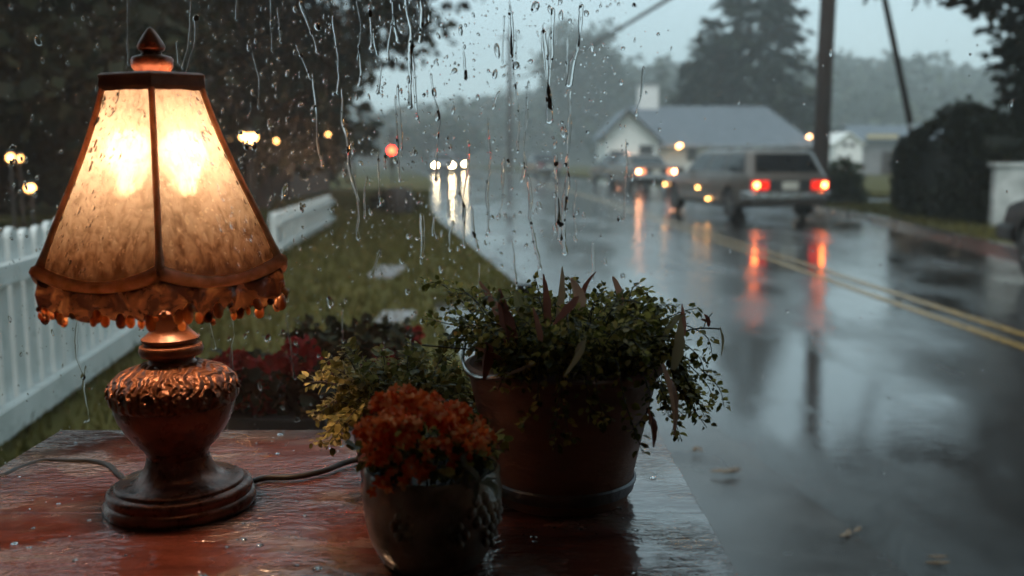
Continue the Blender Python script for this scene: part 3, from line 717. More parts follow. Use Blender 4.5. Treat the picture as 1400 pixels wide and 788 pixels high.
def car(name, label, loc, rz, pm, style='wagon', tail=None, head=None, rack=False, markers=False, L=4.6, W=1.72, H=1.42, group=None, cat='car'):
    root = thing(name, label, cat, loc, rz, group); hw = W / 2; yr, yf = -L / 2, L / 2; zb = .24; belt = .90
    wy = (yr + .92, yf - .86); wr = .315
    trunk = .90 if style == 'wagon' else .93
    st = [(yr, .93, .36, belt - .07), (yr + .07, .97, .30, belt), (yr + .5, 1, zb, trunk), (yr + 1.1, 1, zb, .92), (0, 1, zb, .91), (yf - 1.5, 1, zb, .93), (yf - .9, .99, zb, .89), (yf - .3, .96, .27, .80), (yf - .04, .92, .32, .74), (yf, .88, .38, .68)]
    rings = []
    for y, s, z0, z1 in st:
        h = hw * s; half = [(h * .86, z0), (h * .97, z0 + .08), (h, z0 + .24), (h * .995, z1 - .16), (h * .955, z1 - .03), (h * .6, z1 + .012)]
        rings.append([Vector((x, y, z)) for x, z in half] + [Vector((-x, y, z)) for x, z in reversed(half)])
    body = MB().loft(rings).build('body', pm, root, smooth=28)
    cutters = []
    for y in wy:
        for s in (-1, 1):
            c = MB().lathe([(wr + .055, -.26), (wr + .055, .2)], 24, (s * (hw - .0), y, wr), 'x').build('cutter', None); cutters.append(c)
    cl, cr = root.location.copy(), root.rotation_euler.copy()
    root.location = (0, 0, 0); root.rotation_euler = (0, 0, 0); bpy.context.view_layer.update()
    boolean_cut(body, cutters)
    root.location, root.rotation_euler = cl, cr
    MB().box((0, 0, .42), (W * .66, L * .9, .3)).build('underbody', M['underbody'], root)
    # cabin
    if style == 'wagon': b0, b1, r0, r1 = yr + .05, yf - 1.35, yr + .38, yf - 2.05
    elif style == 'suv': b0, b1, r0, r1 = yr + .05, yf - 1.25, yr + .25, yf - 1.9
    else: b0, b1, r0, r1 = yr + .85, yf - 1.32, yr + 1.55, yf - 2.0
    hb, hr = hw * .94, hw * .79; zt = H - .06
    def ring(y0, y1, h, z, k=.10):
        return [Vector((h, y0 + k, z)), Vector((h, y1 - k, z)), Vector((h - k, y1, z)), Vector((-h + k, y1, z)), Vector((-h, y1 - k, z)), Vector((-h, y0 + k, z)), Vector((-h + k, y0, z)), Vector((h - k, y0, z))]
    cab = MB().loft([ring(b0, b1, hb, belt - .03), ring(r0, r1, hr, zt), ring(r0 + .1, r1 - .15, hr - .10, H)]); cab.build('cabin', pm, root, smooth=28)
    zb2 = belt - .03; k = .10
    for s in (1, -1):
        A, B, Cc, D = (s * hb, b0 + k, zb2), (s * hb, b1 - k, zb2), (s * hr, r1 - k, zt), (s * hr, r0 + k, zt)
        if s < 0: A, B, Cc, D = B, A, D, Cc
        segs = [(.03, .31), (.35, .62), (.66, .97)] if style in ('wagon', 'suv') else [(.05, .46), (.52, .95)]
        for a, b in segs:
            if s < 0: a, b = 1 - b, 1 - a
            panel(MB(), A, B, Cc, D, a, b, .16, .9, .006).build('side_window', M['carglass'], root)
    panel(MB(), (hb - k, b1, zb2), (-hb + k, b1, zb2), (-hr + k, r1, zt), (hr - k, r1, zt), .03, .97, .12, .93, .006).build('windscreen', M['carglass'], root)
    panel(MB(), (-hb + k, b0, zb2), (hb - k, b0, zb2), (hr - k, r0, zt), (-hr + k, r0, zt), .03, .97, .16, .92, .006).build('rear_window', M['carglass'], root)
    # wheels
    for y in wy:
        for s in (-1, 1):
            t = MB().lathe([(wr * .62, -.09), (wr * .93, -.095), (wr, -.06), (wr, .06), (wr * .93, .095), (wr * .62, .09)], 28, (0, 0, 0), 'x').build('wheel', M['tyre'], root, smooth=50)
            t.location = (s * (hw - .12), y, wr)
            rm = MB().lathe([(wr * .62, .02), (wr * .64, .085), (wr * .56, .08), (wr * .5, .05), (wr * .2, .065), (.001, .075)], 24, (0, 0, 0), 'x')
            for q in range(5):
                an = q * 2 * PI / 5; rm.bar((.07, math.cos(an) * wr * .1, math.sin(an) * wr * .1), (.07, math.cos(an) * wr * .58, math.sin(an) * wr * .58), .05, .03)
            rm = rm.build('rim', M['rim'], t, smooth=40)
            if s < 0: rm.rotation_euler = (0, 0, PI)
    for y, s in ((yr, -1), (yf, 1)):
        bz = .50 if s < 0 else .45
        pts = [(-hw * .97, y - s * .42, bz), (-hw * .97, y - s * .04, bz), (-hw * .82, y + s * .05, bz), (hw * .82, y + s * .05, bz), (hw * .97, y - s * .04, bz), (hw * .97, y - s * .42, bz)]
        bm = MB()
        vs = []; fs = []
        for x, yy, z in pts:
            nx = .035 if x > 0 else -.035
            vs += [(x, yy, z - .085), (x + nx * .5, yy + s * .035, z - .05), (x + nx * .5, yy + s * .035, z + .05), (x, yy, z + .085)]
        for i in range(len(pts) - 1):
            for j in range(3): fs.append((i * 4 + j, i * 4 + j + 1, i * 4 + j + 5, i * 4 + j + 4))
        bm.add(vs, fs).build('bumper', M['chrome'] if style in ('wagon', 'sedan') else M['black'], root)
    # lamps
    for s in (-1, 1):
        tl = MB().box((s * hw * .70, yr - .012, .70), (.34, .07, .17)).build('tail_light', M['tail'] if tail == 'red' else (M['pink_tail'] if tail else M['tail_dim']), root, bevel=.015)
        if tail: MB().lathe([(.001, -.012), (.055, -.006), (.055, 0)], 16, (s * hw * .80, yr - .048, .70), 'y').build('bulb', M['tail_core'] if tail == 'red' else M['warm_tail'], tl)
        hl = MB().box((s * hw * .68, yf + .0, .60), (.32, .06, .15)).build('headlight', M['head_off'], root, bevel=.015)
        if head: MB().lathe([(.16, 0), (.16, .008), (.001, .014)], 16, (s * hw * .70, yf + .032, .60), 'y').build('bulb', M['head'], hl)
        mr = MB().box((s * (hw + .09), b1 - .25, belt + .06), (.17, .07, .12)).build('mirror', pm, root, bevel=.02)
        for yy in ((.35, -.75) if style != 'coupe' else (.3,)):
            MB().box((s * (hw + .004), yy, .78), (.03, .16, .03)).build('door_handle', M['black'], root)
        if markers:
            for yy, zz in ((yf - .35, .60), (.05, .58), (-.55, .36)):
                MB().box((s * (hw + .012), yy, zz), (.02, .07, .04)).build('side_marker', M['amber'], root)
    MB().box((0, yr - .03, .69), (.34, .015, .15)).build('licence_plate', M['plate'], root)
    MB().box((0, yr - .018, .70), (hw * 1.0, .02, .19)).build('tailgate_panel', M['black'], root)
    MB().box((0, yf + .01, .6), (hw * .85, .03, .13)).build('grille', M['black'], root)
    if rack:
        rk = MB()
        for s in (-1, 1): rk.tube([(s * hr * .86, r0 + .2, H - .01), (s * hr * .86, r0 + .26, H + .05), (s * hr * .86, r1 - .4, H + .05), (s * hr * .86, r1 - .34, H - .01)], .014, 6)
        for y in (r0 + .5, r0 + 1.4): rk.bar((-hr * .86, y, H + .055), (hr * .86, y, H + .055), .045, .02)
        rk.build('roof_rack', M['chrome'], root)
    return root
P_TAN = paint('taupe_paint', (.17, .145, .125)); P_SED = paint('champagne_paint', (.15, .12, .095)); P_DARK = paint('dark_paint', (.03, .03, .032)); P_BLK = mat('black_brown_paint', (.014, .010, .009), None, 3, .55, .05); P_GREY = paint('grey_paint', (.2, .21, .22))
car('station_wagon', 'taupe station wagon with lit red tail lights and roof rack', (4.95, 22.0, .006), R(11), P_TAN, 'wagon', 'red', None, True, True, L=5.0, W=1.78, H=1.40)
car('sedan', 'pale sedan with glowing orange tail lights ahead of the wagon', (5.1, 40.2, .006), R(9), P_SED, 'sedan', 'orange', None, L=4.6, W=1.74, H=1.34)
car('sedan', 'dark sedan half hidden ahead of the pale sedan', (5.25, 50.0, .006), R(12), P_DARK, 'sedan', 'orange', None, L=4.4, W=1.7, H=1.38)
car('parked_car', 'dark car alone in the mist far down the road', (2.0, 68.0, .006), R(12), P_DARK, 'sedan', None, None, L=4.5, W=1.75, H=1.45)
car('oncoming_car', 'nearest oncoming car with bright headlights in the mist', (-5.4, 77.5, .006), R(180 + 7), P_GREY, 'suv', None, True, L=4.5, W=1.78, H=1.65, group='cars coming with headlights on')
car('oncoming_car', 'second oncoming car close behind with one headlight showing', (-5.2, 92.0, .006), R(180 + 9), P_DARK, 'suv', None, True, L=4.5, W=1.78, H=1.6, group='cars coming with headlights on')
car('parked_car', 'dark car by the garden wall with only its front wheel in view', (5.95, 8.6, .006), R(-5), P_BLK, 'coupe', None, None, L=4.4, W=1.74, H=1.35)

# fallen leaves and stepping stones
M['dead_leaf'] = mat('wet_dead_leaf', (.16, .09, .035), (.08, .045, .02), 30, .3, .3)
def fallen(label, u, v, s, ang, z=.012, n=3):
    z0 = EYE - z; p0 = at(u, v, 1.0); Y = z0 / (EYE - p0.z); q = at(u, v, Y)
    b = MB(); r = random.Random(int(u * 7 + v))
    for k in range(n):
        a = ang + r.uniform(-.5, .5); c, sn = math.cos(a), math.sin(a); ox, oy = r.uniform(-s, s) * .7, r.uniform(-s, s) * .5
        pts = [(-1, 0, 0), (-.4, .32, .05), (.3, .36, .12), (1, .05, .22), (.35, -.34, .1), (-.45, -.3, .04)]
        vs = [((x * c - y * sn) * s * .6 + ox, (x * sn + y * c) * s * .6 + oy, zz * s * .6 + k * .004) for x, y, zz in pts]
        vs2 = [(x, y, zz + .003) for x, y, zz in vs]
        b.add(vs + vs2, [tuple(range(6))[::-1], tuple(range(6, 12))] + [(i, (i + 1) % 6, 6 + (i + 1) % 6, 6 + i) for i in range(6)])
    o = b.build('fallen_leaf', M['dead_leaf']); o.location = (q.x, q.y, z)
    tag(o, label, 'leaf', 'fallen leaves on the wet road')
fallen('flat brown leaf on the pavement nearest the table corner', 992, 646, .07, .1, .022)
fallen('dark curled wet leaf beyond the kerb at the bottom', 1167, 732, .045, .8, .012)
fallen('pale tan leaf at the bottom edge right of the dark curled one', 1290, 770, .05, .2, .012)
fallen('small dark leaf on the pavement right of the trailing plant', 968, 558, .04, .4, .022)
fallen('tan leaf near the far kerb in front of the hedge', 1310, 349, .12, .1, .012)
fallen('brown leaf clump at the kerb right of the plant pot', 955, 616, .04, 1.1, .022)
def stone(label, u, v, d):
    q = at(u, v, 1.0); Y = (EYE - .1) / (EYE - q.z); q = at(u, v, Y)
    b = MB(); b.box((0, 0, 0), d); o = b.build('stepping_stone', M['greywall'], None, bevel=.02)
    o.location = (q.x, q.y, .085 + d[2] / 2 - .01); tag(o, label, 'stone', 'stones set in the lawn')
stone('larger pale square stone in the lawn farther from the window', 530, 372, (.3, .9, .05))
stone('faint pale stone in the lawn nearer the plant pots', 541, 436, (.26, .5, .05))
# dark barrel on the lawn
q = at(547, 308, 20); b = thing('barrel', 'dark barrel standing at the far edge of the lawn', 'barrel', (q.x, 20.0, .085))
MB().lathe([(.2, 0), (.25, .12), (.27, .28), (.25, .45), (.21, .55), (.19, .55), (.185, .5), (.001, .5)], 20).build('barrel_body', M['darkwood'], b, smooth=50)
for z, r_ in ((.14, .26), (.42, .26)): MB().lathe([(r_, z - .02), (r_ + .008, z), (r_, z + .02)], 20).build('hoop', M['black'], b)

# ------------------------------------------------------------------ room round the camera
M['room'] = mat('warm_plaster_wall', (.72, .46, .33), (.64, .40, .28), 3, .8, .1)
M['floorwood'] = mat('floor_wood', (.11, .055, .035), (.07, .035, .022), 3, .45, .1, stretch=(1, 8, 1))
def slab(name, c, d, m): tag(MB().box(c, d).build(name, m), kind='structure')
slab('floor', (0, -.75, .05), (5.0, 4.7, .1), M['floorwood'])
M['ceil'] = mat('cream_ceiling', (.8, .68, .55), (.76, .63, .5), 2, .8, .05)
slab('ceiling', (0, -.75, 2.62), (5.0, 4.7, .1), M['ceil'])
slab('wall_back', (0, -3.15, 1.33), (5.0, .1, 2.45), M['room'])
slab('wall_left', (-2.45, -.75, 1.33), (.1, 4.68, 2.45), M['room'])
slab('wall_right', (2.45, -.75, 1.33), (.1, 4.68, 2.45), M['room'])
slab('wall_front', (0, 1.60, .22), (4.8, .1, .22), M['room'])
slab('wall_front_top', (0, 1.60, 2.45), (4.8, .1, .23), M['room'])
slab('wall_front_left', (-2.2, 1.60, 1.33), (.4, .1, 2.0), M['room'])
slab('wall_front_right', (2.2, 1.60, 1.33), (.4, .1, 2.0), M['room'])

WY = 1.60
win = thing('picture_window', 'large rain streaked window pane behind the lamp and pots', 'window', (0, WY, 0))
fr = MB()
for x in (-1.97, 1.97): fr.box((x, 0, 1.33), (.06, .13, 2.0))
for z in (.36, 2.3): fr.box((0, 0, z), (3.88, .13, .06))
fr.build('frame', M['white_paint'], win, bevel=.006)
pane = MB().add([(-1.94, 0, .39), (1.94, 0, .39), (1.94, 0, 2.27), (-1.94, 0, 2.27)], [(0, 1, 2, 3)]).build('pane', M['pane'], win)
def density(u, v):
    if u > 1420 or u < -40 or v < -40 or v > 800: return .15
    d = .35
    if u < 260: d = .40 if v > 300 else .3
    elif u < 470: d = .75 if v < 300 else .45
    elif u < 860: d = 1.0 if v < 330 else .55
    elif u < 920: d = .25
    else: d = .03
    if v > 470: d *= .5
    return d
def raindrops():
    r = random.Random(91); V = []; Fc = []
    nr, na = 4, 10
    def drop(x, z, rx, rz, h, tilt=0.0):
        b = len(V)
        for j in range(nr):
            t = j / (nr - 1) * PI / 2 * .999
            for k in range(na):
                a = 2 * PI * k / na; ca, sa = math.cos(a), math.sin(a)
                wob = 1 + .12 * math.sin(2 * a + x * 900) + .08 * math.sin(3 * a + z * 700)
                sag = .22 * (1 - sa) if sa < 0 else 0
                px = rx * ca * math.cos(t) * wob * (1 + sag * .3); pz = rz * sa * math.cos(t) * wob * (1 + .2 * sag)
                V.append((x + px + tilt * pz, .0012 + h * math.sin(t), z + pz - rz * .12 * math.sin(t)))
        V.append((x, .0012 + h, z - rz * .12)); top = len(V) - 1
        for j in range(nr - 1):
            for k in range(na):
                k2 = (k + 1) % na; Fc.append((b + j * na + k, b + j * na + k2, b + (j + 1) * na + k2, b + (j + 1) * na + k))
        for k in range(na): Fc.append((b + (nr - 1) * na + k, b + (nr - 1) * na + (k + 1) % na, top))
        Fc.append(tuple(b + k for k in range(na))[::-1])
    n = 0
    while n < 3600:
        u = r.uniform(-60, 1440); v = r.uniform(-40, 720)
        if r.random() > density(u, v): continue
        q = at(u, v, WY); s = min(r.lognormvariate(-6.85, .6), .006)
        el = r.choice((1, 1, 1.15, 1.6, 2.2)) ; drop(q.x, q.z, s, s * el, s * r.uniform(.36, .58), r.uniform(-.25, .25) if el > 1.3 else 0); n += 1
    for (lu, lv) in ((16, 216), (27, 218), (43, 257), (340, 190), (346, 196), (484, 202)):      # beads caught over the lit lamps
        for k in range(5):
            q = at(lu + r.gauss(0, 11), lv + r.gauss(0, 11), WY); s = r.uniform(.0015, .004); drop(q.x, q.z, s, s * r.uniform(1, 1.7), s * .5, r.uniform(-.2, .2))
    o = MB().add(V, Fc).build('raindrops', M['water'], pane, smooth=80); o['kind'] = 'stuff'
    # streaks: meandering runs of water that swell and thin, each ending in a fat bead
    V2, F2 = [], []
    def streak(u0, v0, u1, v1, w=1.0, wig=1.0, seed=0):
        rr = random.Random(seed); a = at(u0, v0, WY); b = at(u1, v1, WY); L = a.z - b.z; n = max(10, int(L / .0035)); nb = 9
        ph = [rr.uniform(0, 6.3) for _ in range(6)]; x = 0; base = len(V2); drift = 0; vel = 0
        for i in range(n + 1):
            t = i / n; z = a.z + (b.z - a.z) * t
            s = i * .0035
            if rr.random() < .12: vel = rr.choice((-1, 0, 0, 1)) * .0006 * wig
            drift += vel + rr.uniform(-.00025, .00025); drift *= .985
            px = a.x + (b.x - a.x) * t + drift + 0.0013 * wig * math.sin(s * 55 + ph[0]) 
            rad = .0025 * w * (.8 + .22 * math.sin(s * 70 + ph[1]) + .10 * math.sin(s * 210 + ph[2]) + .2 * math.sin(s * 27 + ph[3]))
            rad = max(rad, .0005); end = (1 - t) * L
            if end < .009: rad = max(rad, .0034 * w) * math.sqrt(max(0.02, 1 - ((.0045 - end) / .0047) ** 2)) if end < .009 else rad
            if i == 0: rad = .0004
            for k in range(nb):
                an = PI * k / (nb - 1); V2.append((px + rad * math.cos(an), .0012 + rad * .36 * math.sin(an), z))
        for i in range(n):
            for k in range(nb):
                k2 = (k + 1) % nb; F2.append((base + i * nb + k, base + i * nb + k2, base + (i + 1) * nb + k2, base + (i + 1) * nb + k))
        F2.append(tuple(base + k for k in range(nb))[::-1]); F2.append(tuple(base + n * nb + k for k in range(nb)))
    main = [(456, 20, 466, 130, 1.0), (468, 120, 486, 330, 1.25), (553, -20, 566, 150, 1.5), (562, 60, 578, 165, 1.1), (536, 0, 545, 60, 1.3), (520, 90, 516, 130, 1.0), (590, 100, 598, 190, 1.0), (600, 180, 594, 250, .9),
            (697, 0, 700, 210, .8), (744, 40, 748, 150, 1.6), (757, 10, 752, 170, 1.9), (795, 5, 772, 120, 1.8), (779, 120, 786, 350, 1.7), (760, 210, 752, 330, 1.6), (722, 110, 720, 250, 1.1), (721, 240, 738, 370, 1.2),
            (668, 160, 655, 320, .9), (690, 215, 676, 300, 1.1), (640, 190, 632, 300, .9), (812, 330, 805, 385, .9), (880, 90, 872, 160, .9), (855, 190, 850, 300, .6), (540, 130, 536, 250, .9), (490, 60, 494, 120, 1.1),
            (175, -20, 178, 90, .9), (262, 0, 255, 95, 1.1), (268, 20, 262, 110, 1.2), (345, 70, 360, 150, .8), (428, 100, 440, 230, .8), (412, 0, 425, 75, 1.3), (405, 60, 424, 110, .9), (380, 10, 384, 60, .8),
            (103, 420, 116, 520, 1.3), (116, 500, 124, 578, 1.1), (80, 600, 76, 625, .8), (316, 425, 319, 590, 1.0), (285, 430, 292, 480, 1.3), (40, 640, 44, 660, 1.0), (575, 290, 580, 355, 1.4), (612, 250, 610, 300, .8), (503, 240, 500, 300, .7),
            (520, 340, 516, 380, 1.0), (620, 300, 615, 345, 1.0), (636, 280, 640, 340, .9), (470, 420, 468, 470, .7), (390, 430, 398, 520, .8), (655, 360, 660, 420, .7), (700, 330, 702, 400, .7), (575, 0, 580, 60, 1.2), (505, 10, 508, 70, 1.3)]
    for i, m in enumerate(main): streak(*m[:4], m[4], 1.0, 500 + i)
    for i in range(26):
        u = r.uniform(235, 860); v = r.uniform(-30, 330); Lp = r.uniform(22, 95); streak(u, v, u + r.uniform(-5, 5), v + Lp, r.uniform(.45, 1.0), 1.0, 900 + i)
    for i in range(30):
        x = r.choice((r.uniform(-1.9, -.9), r.uniform(.9, 1.9))); z = r.uniform(.8, 2.2); u = 700 + x / WY * F
        streak(u, 300 - (z - 1.2) * 500, u + 3, 300 - (z - 1.2) * 500 + r.uniform(40, 120), 1.0, 1.0, 990 + i)
    o = MB().add(V2, F2).build('water_streaks', M['water'], pane, smooth=80); o['kind'] = 'stuff'
raindrops()

# ------------------------------------------------------------------ table
TZ = .82
tb = thing('side_table', 'wet red brown wooden table under the lamp and pots', 'table', (-.25, .98, 0))
tt = MB()
for k in range(6): tt.box((.009 + rnd.uniform(-.002, .002), -.56 + (k + .5) * 1.12 / 6, TZ - .018 + rnd.uniform(-.0003, 0)), (.948, 1.12 / 6 - .0003, .036))
tt.build('tabletop', M['table'], tb, bevel=.0009)
for x in (-.4, .4):
    for y in (-.49, .49):
        MB().box((x, y, .44), (.06, .06, .688)).build('leg', M['table'], tb, bevel=.004)
for x in (-.41, .41): MB().box((x, 0, .735), (.02, .9, .09)).build('apron', M['table'], tb)
for y in (-.5, .5): MB().box((0, y, .735), (.72, .02, .09)).build('apron', M['table'], tb)
# beads of water on the table
r = random.Random(5); bd = MB()
for k in range(420):
    x, y = r.uniform(-.44, .45), r.uniform(-.25, .545); s = min(r.lognormvariate(-6.4, .5), .006)
    prof = [(s, TZ + .0004), (s * .92, TZ + s * .2), (s * .6, TZ + s * .38), (1e-5, TZ + s * .45)]
    bd.lathe(prof, 9, (x, y, 0), wob=lambda a, z, q=r.uniform(0, 6), e=r.uniform(.05, .3): 1 + e * math.sin(2 * a + q))
o = bd.build('water_beads', M['water'], tb, smooth=80); o['kind'] = 'stuff'

# ------------------------------------------------------------------ lamp
LX, LY = -.4135, 1.2
lamp = thing('table_lamp', 'lit antique table lamp with panelled glass shade and copper urn base', 'lamp', (LX, LY, TZ - .001)); lamp.rotation_euler = (0, R(-1.2), 0)
MB().lathe([(.001, 0), (.089, 0), (.0915, .004), (.092, .010), (.089, .014), (.0865, .0155), (.0865, .018), (.088, .021), (.0865, .0255), (.082, .028), (.078, .0285), (.0775, .031), (.0755, .033), (.066, .034), (.056, .0365), (.047, .042), (.0415, .050), (.039, .058), (.038, .064)], 64).build('foot', M['copper_dark'], lamp, smooth=50)
MB().lathe([(.036, .06), (.0375, .068), (.040, .074), (.052, .086), (.061, .100), (.068, .113), (.0715, .124), (.0725, .131)], 64).build('urn', M['copper_dark'], lamp, smooth=50)
def orn(a, z): return 1 + .018 * math.sin(9 * a) * math.sin((z - .131) / .045 * PI) + .012 * math.sin(23 * a + 60 * z)
sh = MB().lathe([(.0725, .131), (.0755, .135), (.076, .139), (.0765, .146), (.0755, .155), (.071, .164), (.063, .171), (.053, .175), (.043, .178), (.034, .182)], 96, wob=orn)
t = NT('embossed_copper'); co = t.co()
nz = t.noise(t.co((1, 1, 1)), 46, 3, .5, 2.2); wv = t.n('ShaderNodeTexWave', Vector=t.co((1, 1, 1.3)), Scale=26, Distortion=9, Detail=2, Detail__Scale=1.4)
col = t.ramp(nz, [(.3, (.08, .025, .012)), (.55, (.20, .075, .032)), (.75, (.30, .12, .055))])
M['embossed'] = t.done(t.bsdf(Base__Color=col, Metallic=.5, Roughness=.38, Normal=t.bump(nz, .5, .008, t.bump(wv, .8, .006))))
sh.build('shoulder', M['embossed'], lamp, smooth=60)
b = MB()
for k in range(14):   # scrolls standing out round the shoulder
    a = k * 2 * PI / 14 + .15; pts = []
    for i in range(12):
        th = i / 11 * 4.6; rr = .0105 * (1 - i / 15); zz = .150 + rr * math.sin(th); aa = a + rr * math.cos(th) / .075
        R0 = .0785 - max(0, zz - .150) * .45; pts.append((R0 * math.cos(aa), R0 * math.sin(aa), zz))
    b.tube(pts, .0019, 5)
b.build('scroll_relief', M['embossed'], lamp, smooth=True)
MB().lathe([(.030, .181), (.026, .185), (.028, .188), (.036, .191), (.0385, .197), (.037, .203), (.030, .206), (.034, .209), (.0345, .212), (.028, .217), (.022, .224), (.0205, .236), (.024, .239), (.024, .244), (.016, .247), (.012, .252), (.012, .29)], 48).build('neck', M['copper'], lamp, smooth=50)
hr_ = MB().tube([(0, 0, .28), (0, 0, .53)], .004, 8)
for k in range(3): hr_.tube([(0, 0, .522), (.056 * math.cos(k * 2.094), .056 * math.sin(k * 2.094), .52)], .002, 6)
hr_.build('harp_rod', M['copper_dark'], lamp)
for s in (-1, 1):
    MB().tube([(0, 0, .35), (s * .016, -.004, .365), (s * .027, -.006, .385)], [.006, .008, .012], 10).build('socket', M['copper_dark'], lamp, smooth=True)
    MB().lathe([(.011, .382), (.013, .40), (.022, .418), (.025, .432), (.023, .446), (.014, .457), (.001, .46)], 18, (s * .029, -.006, 0)).build('bulb', M['bulb'], lamp, smooth=True)
# shade: six curved panels
ANG = [R(-73 + 60 * k) for k in range(6)]
ZT, ZB, RT, RB = .51, .308, .0615, .1485
def vertex_r(t): return RT + (RB - RT) * (t + .10 * math.sin(t * PI) * (t - 0.55) - .035 * math.sin(PI * t))
def rib_pt(k, t, e=1.0):
    r_ = vertex_r(t) * e; z = ZT + (ZB - ZT) * t; a = ANG[k % 6]; return Vector((r_ * math.cos(a), r_ * math.sin(a), z))
shade = None
pb = MB()
for k in range(6):
    nt, ns = 26, 16; vs = []; fs = []
    for i in range(nt + 1):
        for j in range(ns + 1):
            s = j / ns; t = i / nt; p0 = rib_pt(k, t).lerp(rib_pt(k + 1, t), s)
            bow = 4 * s * (1 - s); dip = -.017 * bow * max(0, (t - .8) / .2) ** 2
            q = Vector((p0.x, p0.y, 0)).normalized(); p0 += q * (.003 * bow); p0.z += dip; vs.append(p0)
    n = ns + 1
    for i in range(nt):
        for j in range(ns): fs.append((i * n + j, i * n + j + 1, (i + 1) * n + j + 1, (i + 1) * n + j))
    pb.add(vs, fs)
shade = pb.build('shade', M['shade'], lamp, smooth=25)
for k in range(6):
    MB().tube([rib_pt(k, t / 16, 1.010) for t in range(17)], [.0038] * 15 + [.0046, .0058], 8).build('rib', M['rib'], shade, smooth=60)
def edge_pt(k, s, e=1.0, dz=0):
    p0 = rib_pt(k, 1).lerp(rib_pt(k + 1, 1), s); bow = 4 * s * (1 - s); q = Vector((p0.x, p0.y, 0)).normalized(); p0 = p0 + q * (.003 * bow + (e - 1) * .17); p0.z += -.017 * bow + dz; return p0
for k in range(6): MB().tube([edge_pt(k, s / 12, 1.02) for s in range(13)], [.006 + .002 * abs(s / 6 - 1) for s in range(13)], 8).build('lower_trim', M['rib'], shade, smooth=60)
tr = MB()
def hexring(r0, z0, r1, z1):
    a = [Vector((r0 * math.cos(x), r0 * math.sin(x), z0)) for x in ANG]; b = [Vector((r1 * math.cos(x), r1 * math.sin(x), z1)) for x in ANG]; return a, b
rg = []
for r_, z in ((.059, .508), (.0655, .506), (.0675, .512), (.0665, .521), (.068, .524), (.063, .527), (.056, .5275), (.054, .524), (.054, .510)):
    rg.append([Vector((r_ * math.cos(x), r_ * math.sin(x), z)) for x in ANG])
rg.append(rg[0]); tr.loft(rg, cap=False).build('top_rim', M['rimcopper'], shade, bevel=.0012)
MB().lathe([(.020, .528), (.021, .533), (.0235, .536), (.0245, .545), (.022, .548), (.012, .551), (.011, .553), (.015, .556), (.016, .560), (.0135, .566), (.0085, .574), (.004, .580), (.001, .582)], 28).build('finial', M['copper_dark'], lamp, smooth=50)
# skirt of amber glass with a ragged beaded edge
rr = random.Random(17)
sk = MB(); vs = []; fs = []; NS = 22; ROW = 7; tot = 6 * NS; lows = []
for k in range(6):
    for j in range(NS):
        s = j / NS; top = edge_pt(k, s, 1.0, -.002); drop = .029 + .009 * abs(math.sin(j * PI * 4 / NS)) + rr.uniform(-.004, .004) + .010 * (1 - 4 * s * (1 - s))
        q = Vector((top.x, top.y, 0)).normalized()
        for i in range(ROW):
            t = i / (ROW - 1); ru = .005 * math.sin(j * 2 * PI * 4 / NS + t * 2) * t + rr.uniform(-.0012, .0012)
            p0 = top + q * (.004 * math.sin(t * PI) + ru); p0.z -= drop * t; vs.append(p0)
        lows.append(vs[-1])
for j in range(tot):
    j2 = (j + 1) % tot
    for i in range(ROW - 1): fs.append((j * ROW + i, j2 * ROW + i, j2 * ROW + i + 1, j * ROW + i + 1))
sk.add(vs, fs).build('skirt', M['skirt'], shade, smooth=60)
bd = MB()
for j in range(0, tot):
    p0 = lows[j] + Vector((rr.uniform(-.003, .003), rr.uniform(-.003, .003), rr.uniform(-.003, .006))); s = rr.uniform(.0024, .0062)
    if rr.random() < .85: bd.ball((p0.x, p0.y, p0.z - s * .5), s, 8, 6, (1, 1, rr.uniform(1.0, 1.7)))
for j in range(0):
    k = rr.randrange(6); s = rr.random(); p0 = edge_pt(k, s, 1.03, -rr.uniform(.004, .04)); sz = rr.uniform(.002, .005); bd.ball(p0, sz, 7, 5, (1, 1, 1.3))
def m_fringe():
    t = NT('amber_beads'); g = t.n('ShaderNodeNewGeometry')
    col = t.ramp(g.outputs['Random Per Island'], [(0, (.16, .05, .02)), (.5, (.55, .24, .09)), (1, (.85, .5, .24))])
    p = t.bsdf(Base__Color=col, Roughness=.15); tr = t.n('ShaderNodeBsdfTranslucent', Color=col)
    mx = t.n('ShaderNodeMixShader', i0=.6); t.t.links.new(p.outputs[0], mx.inputs[1]); t.t.links.new(tr.outputs[0], mx.inputs[2])
    return t.done(mx)
M['fringe'] = m_fringe()
bd.build('bead_fringe', M['fringe'], shade, smooth=True)
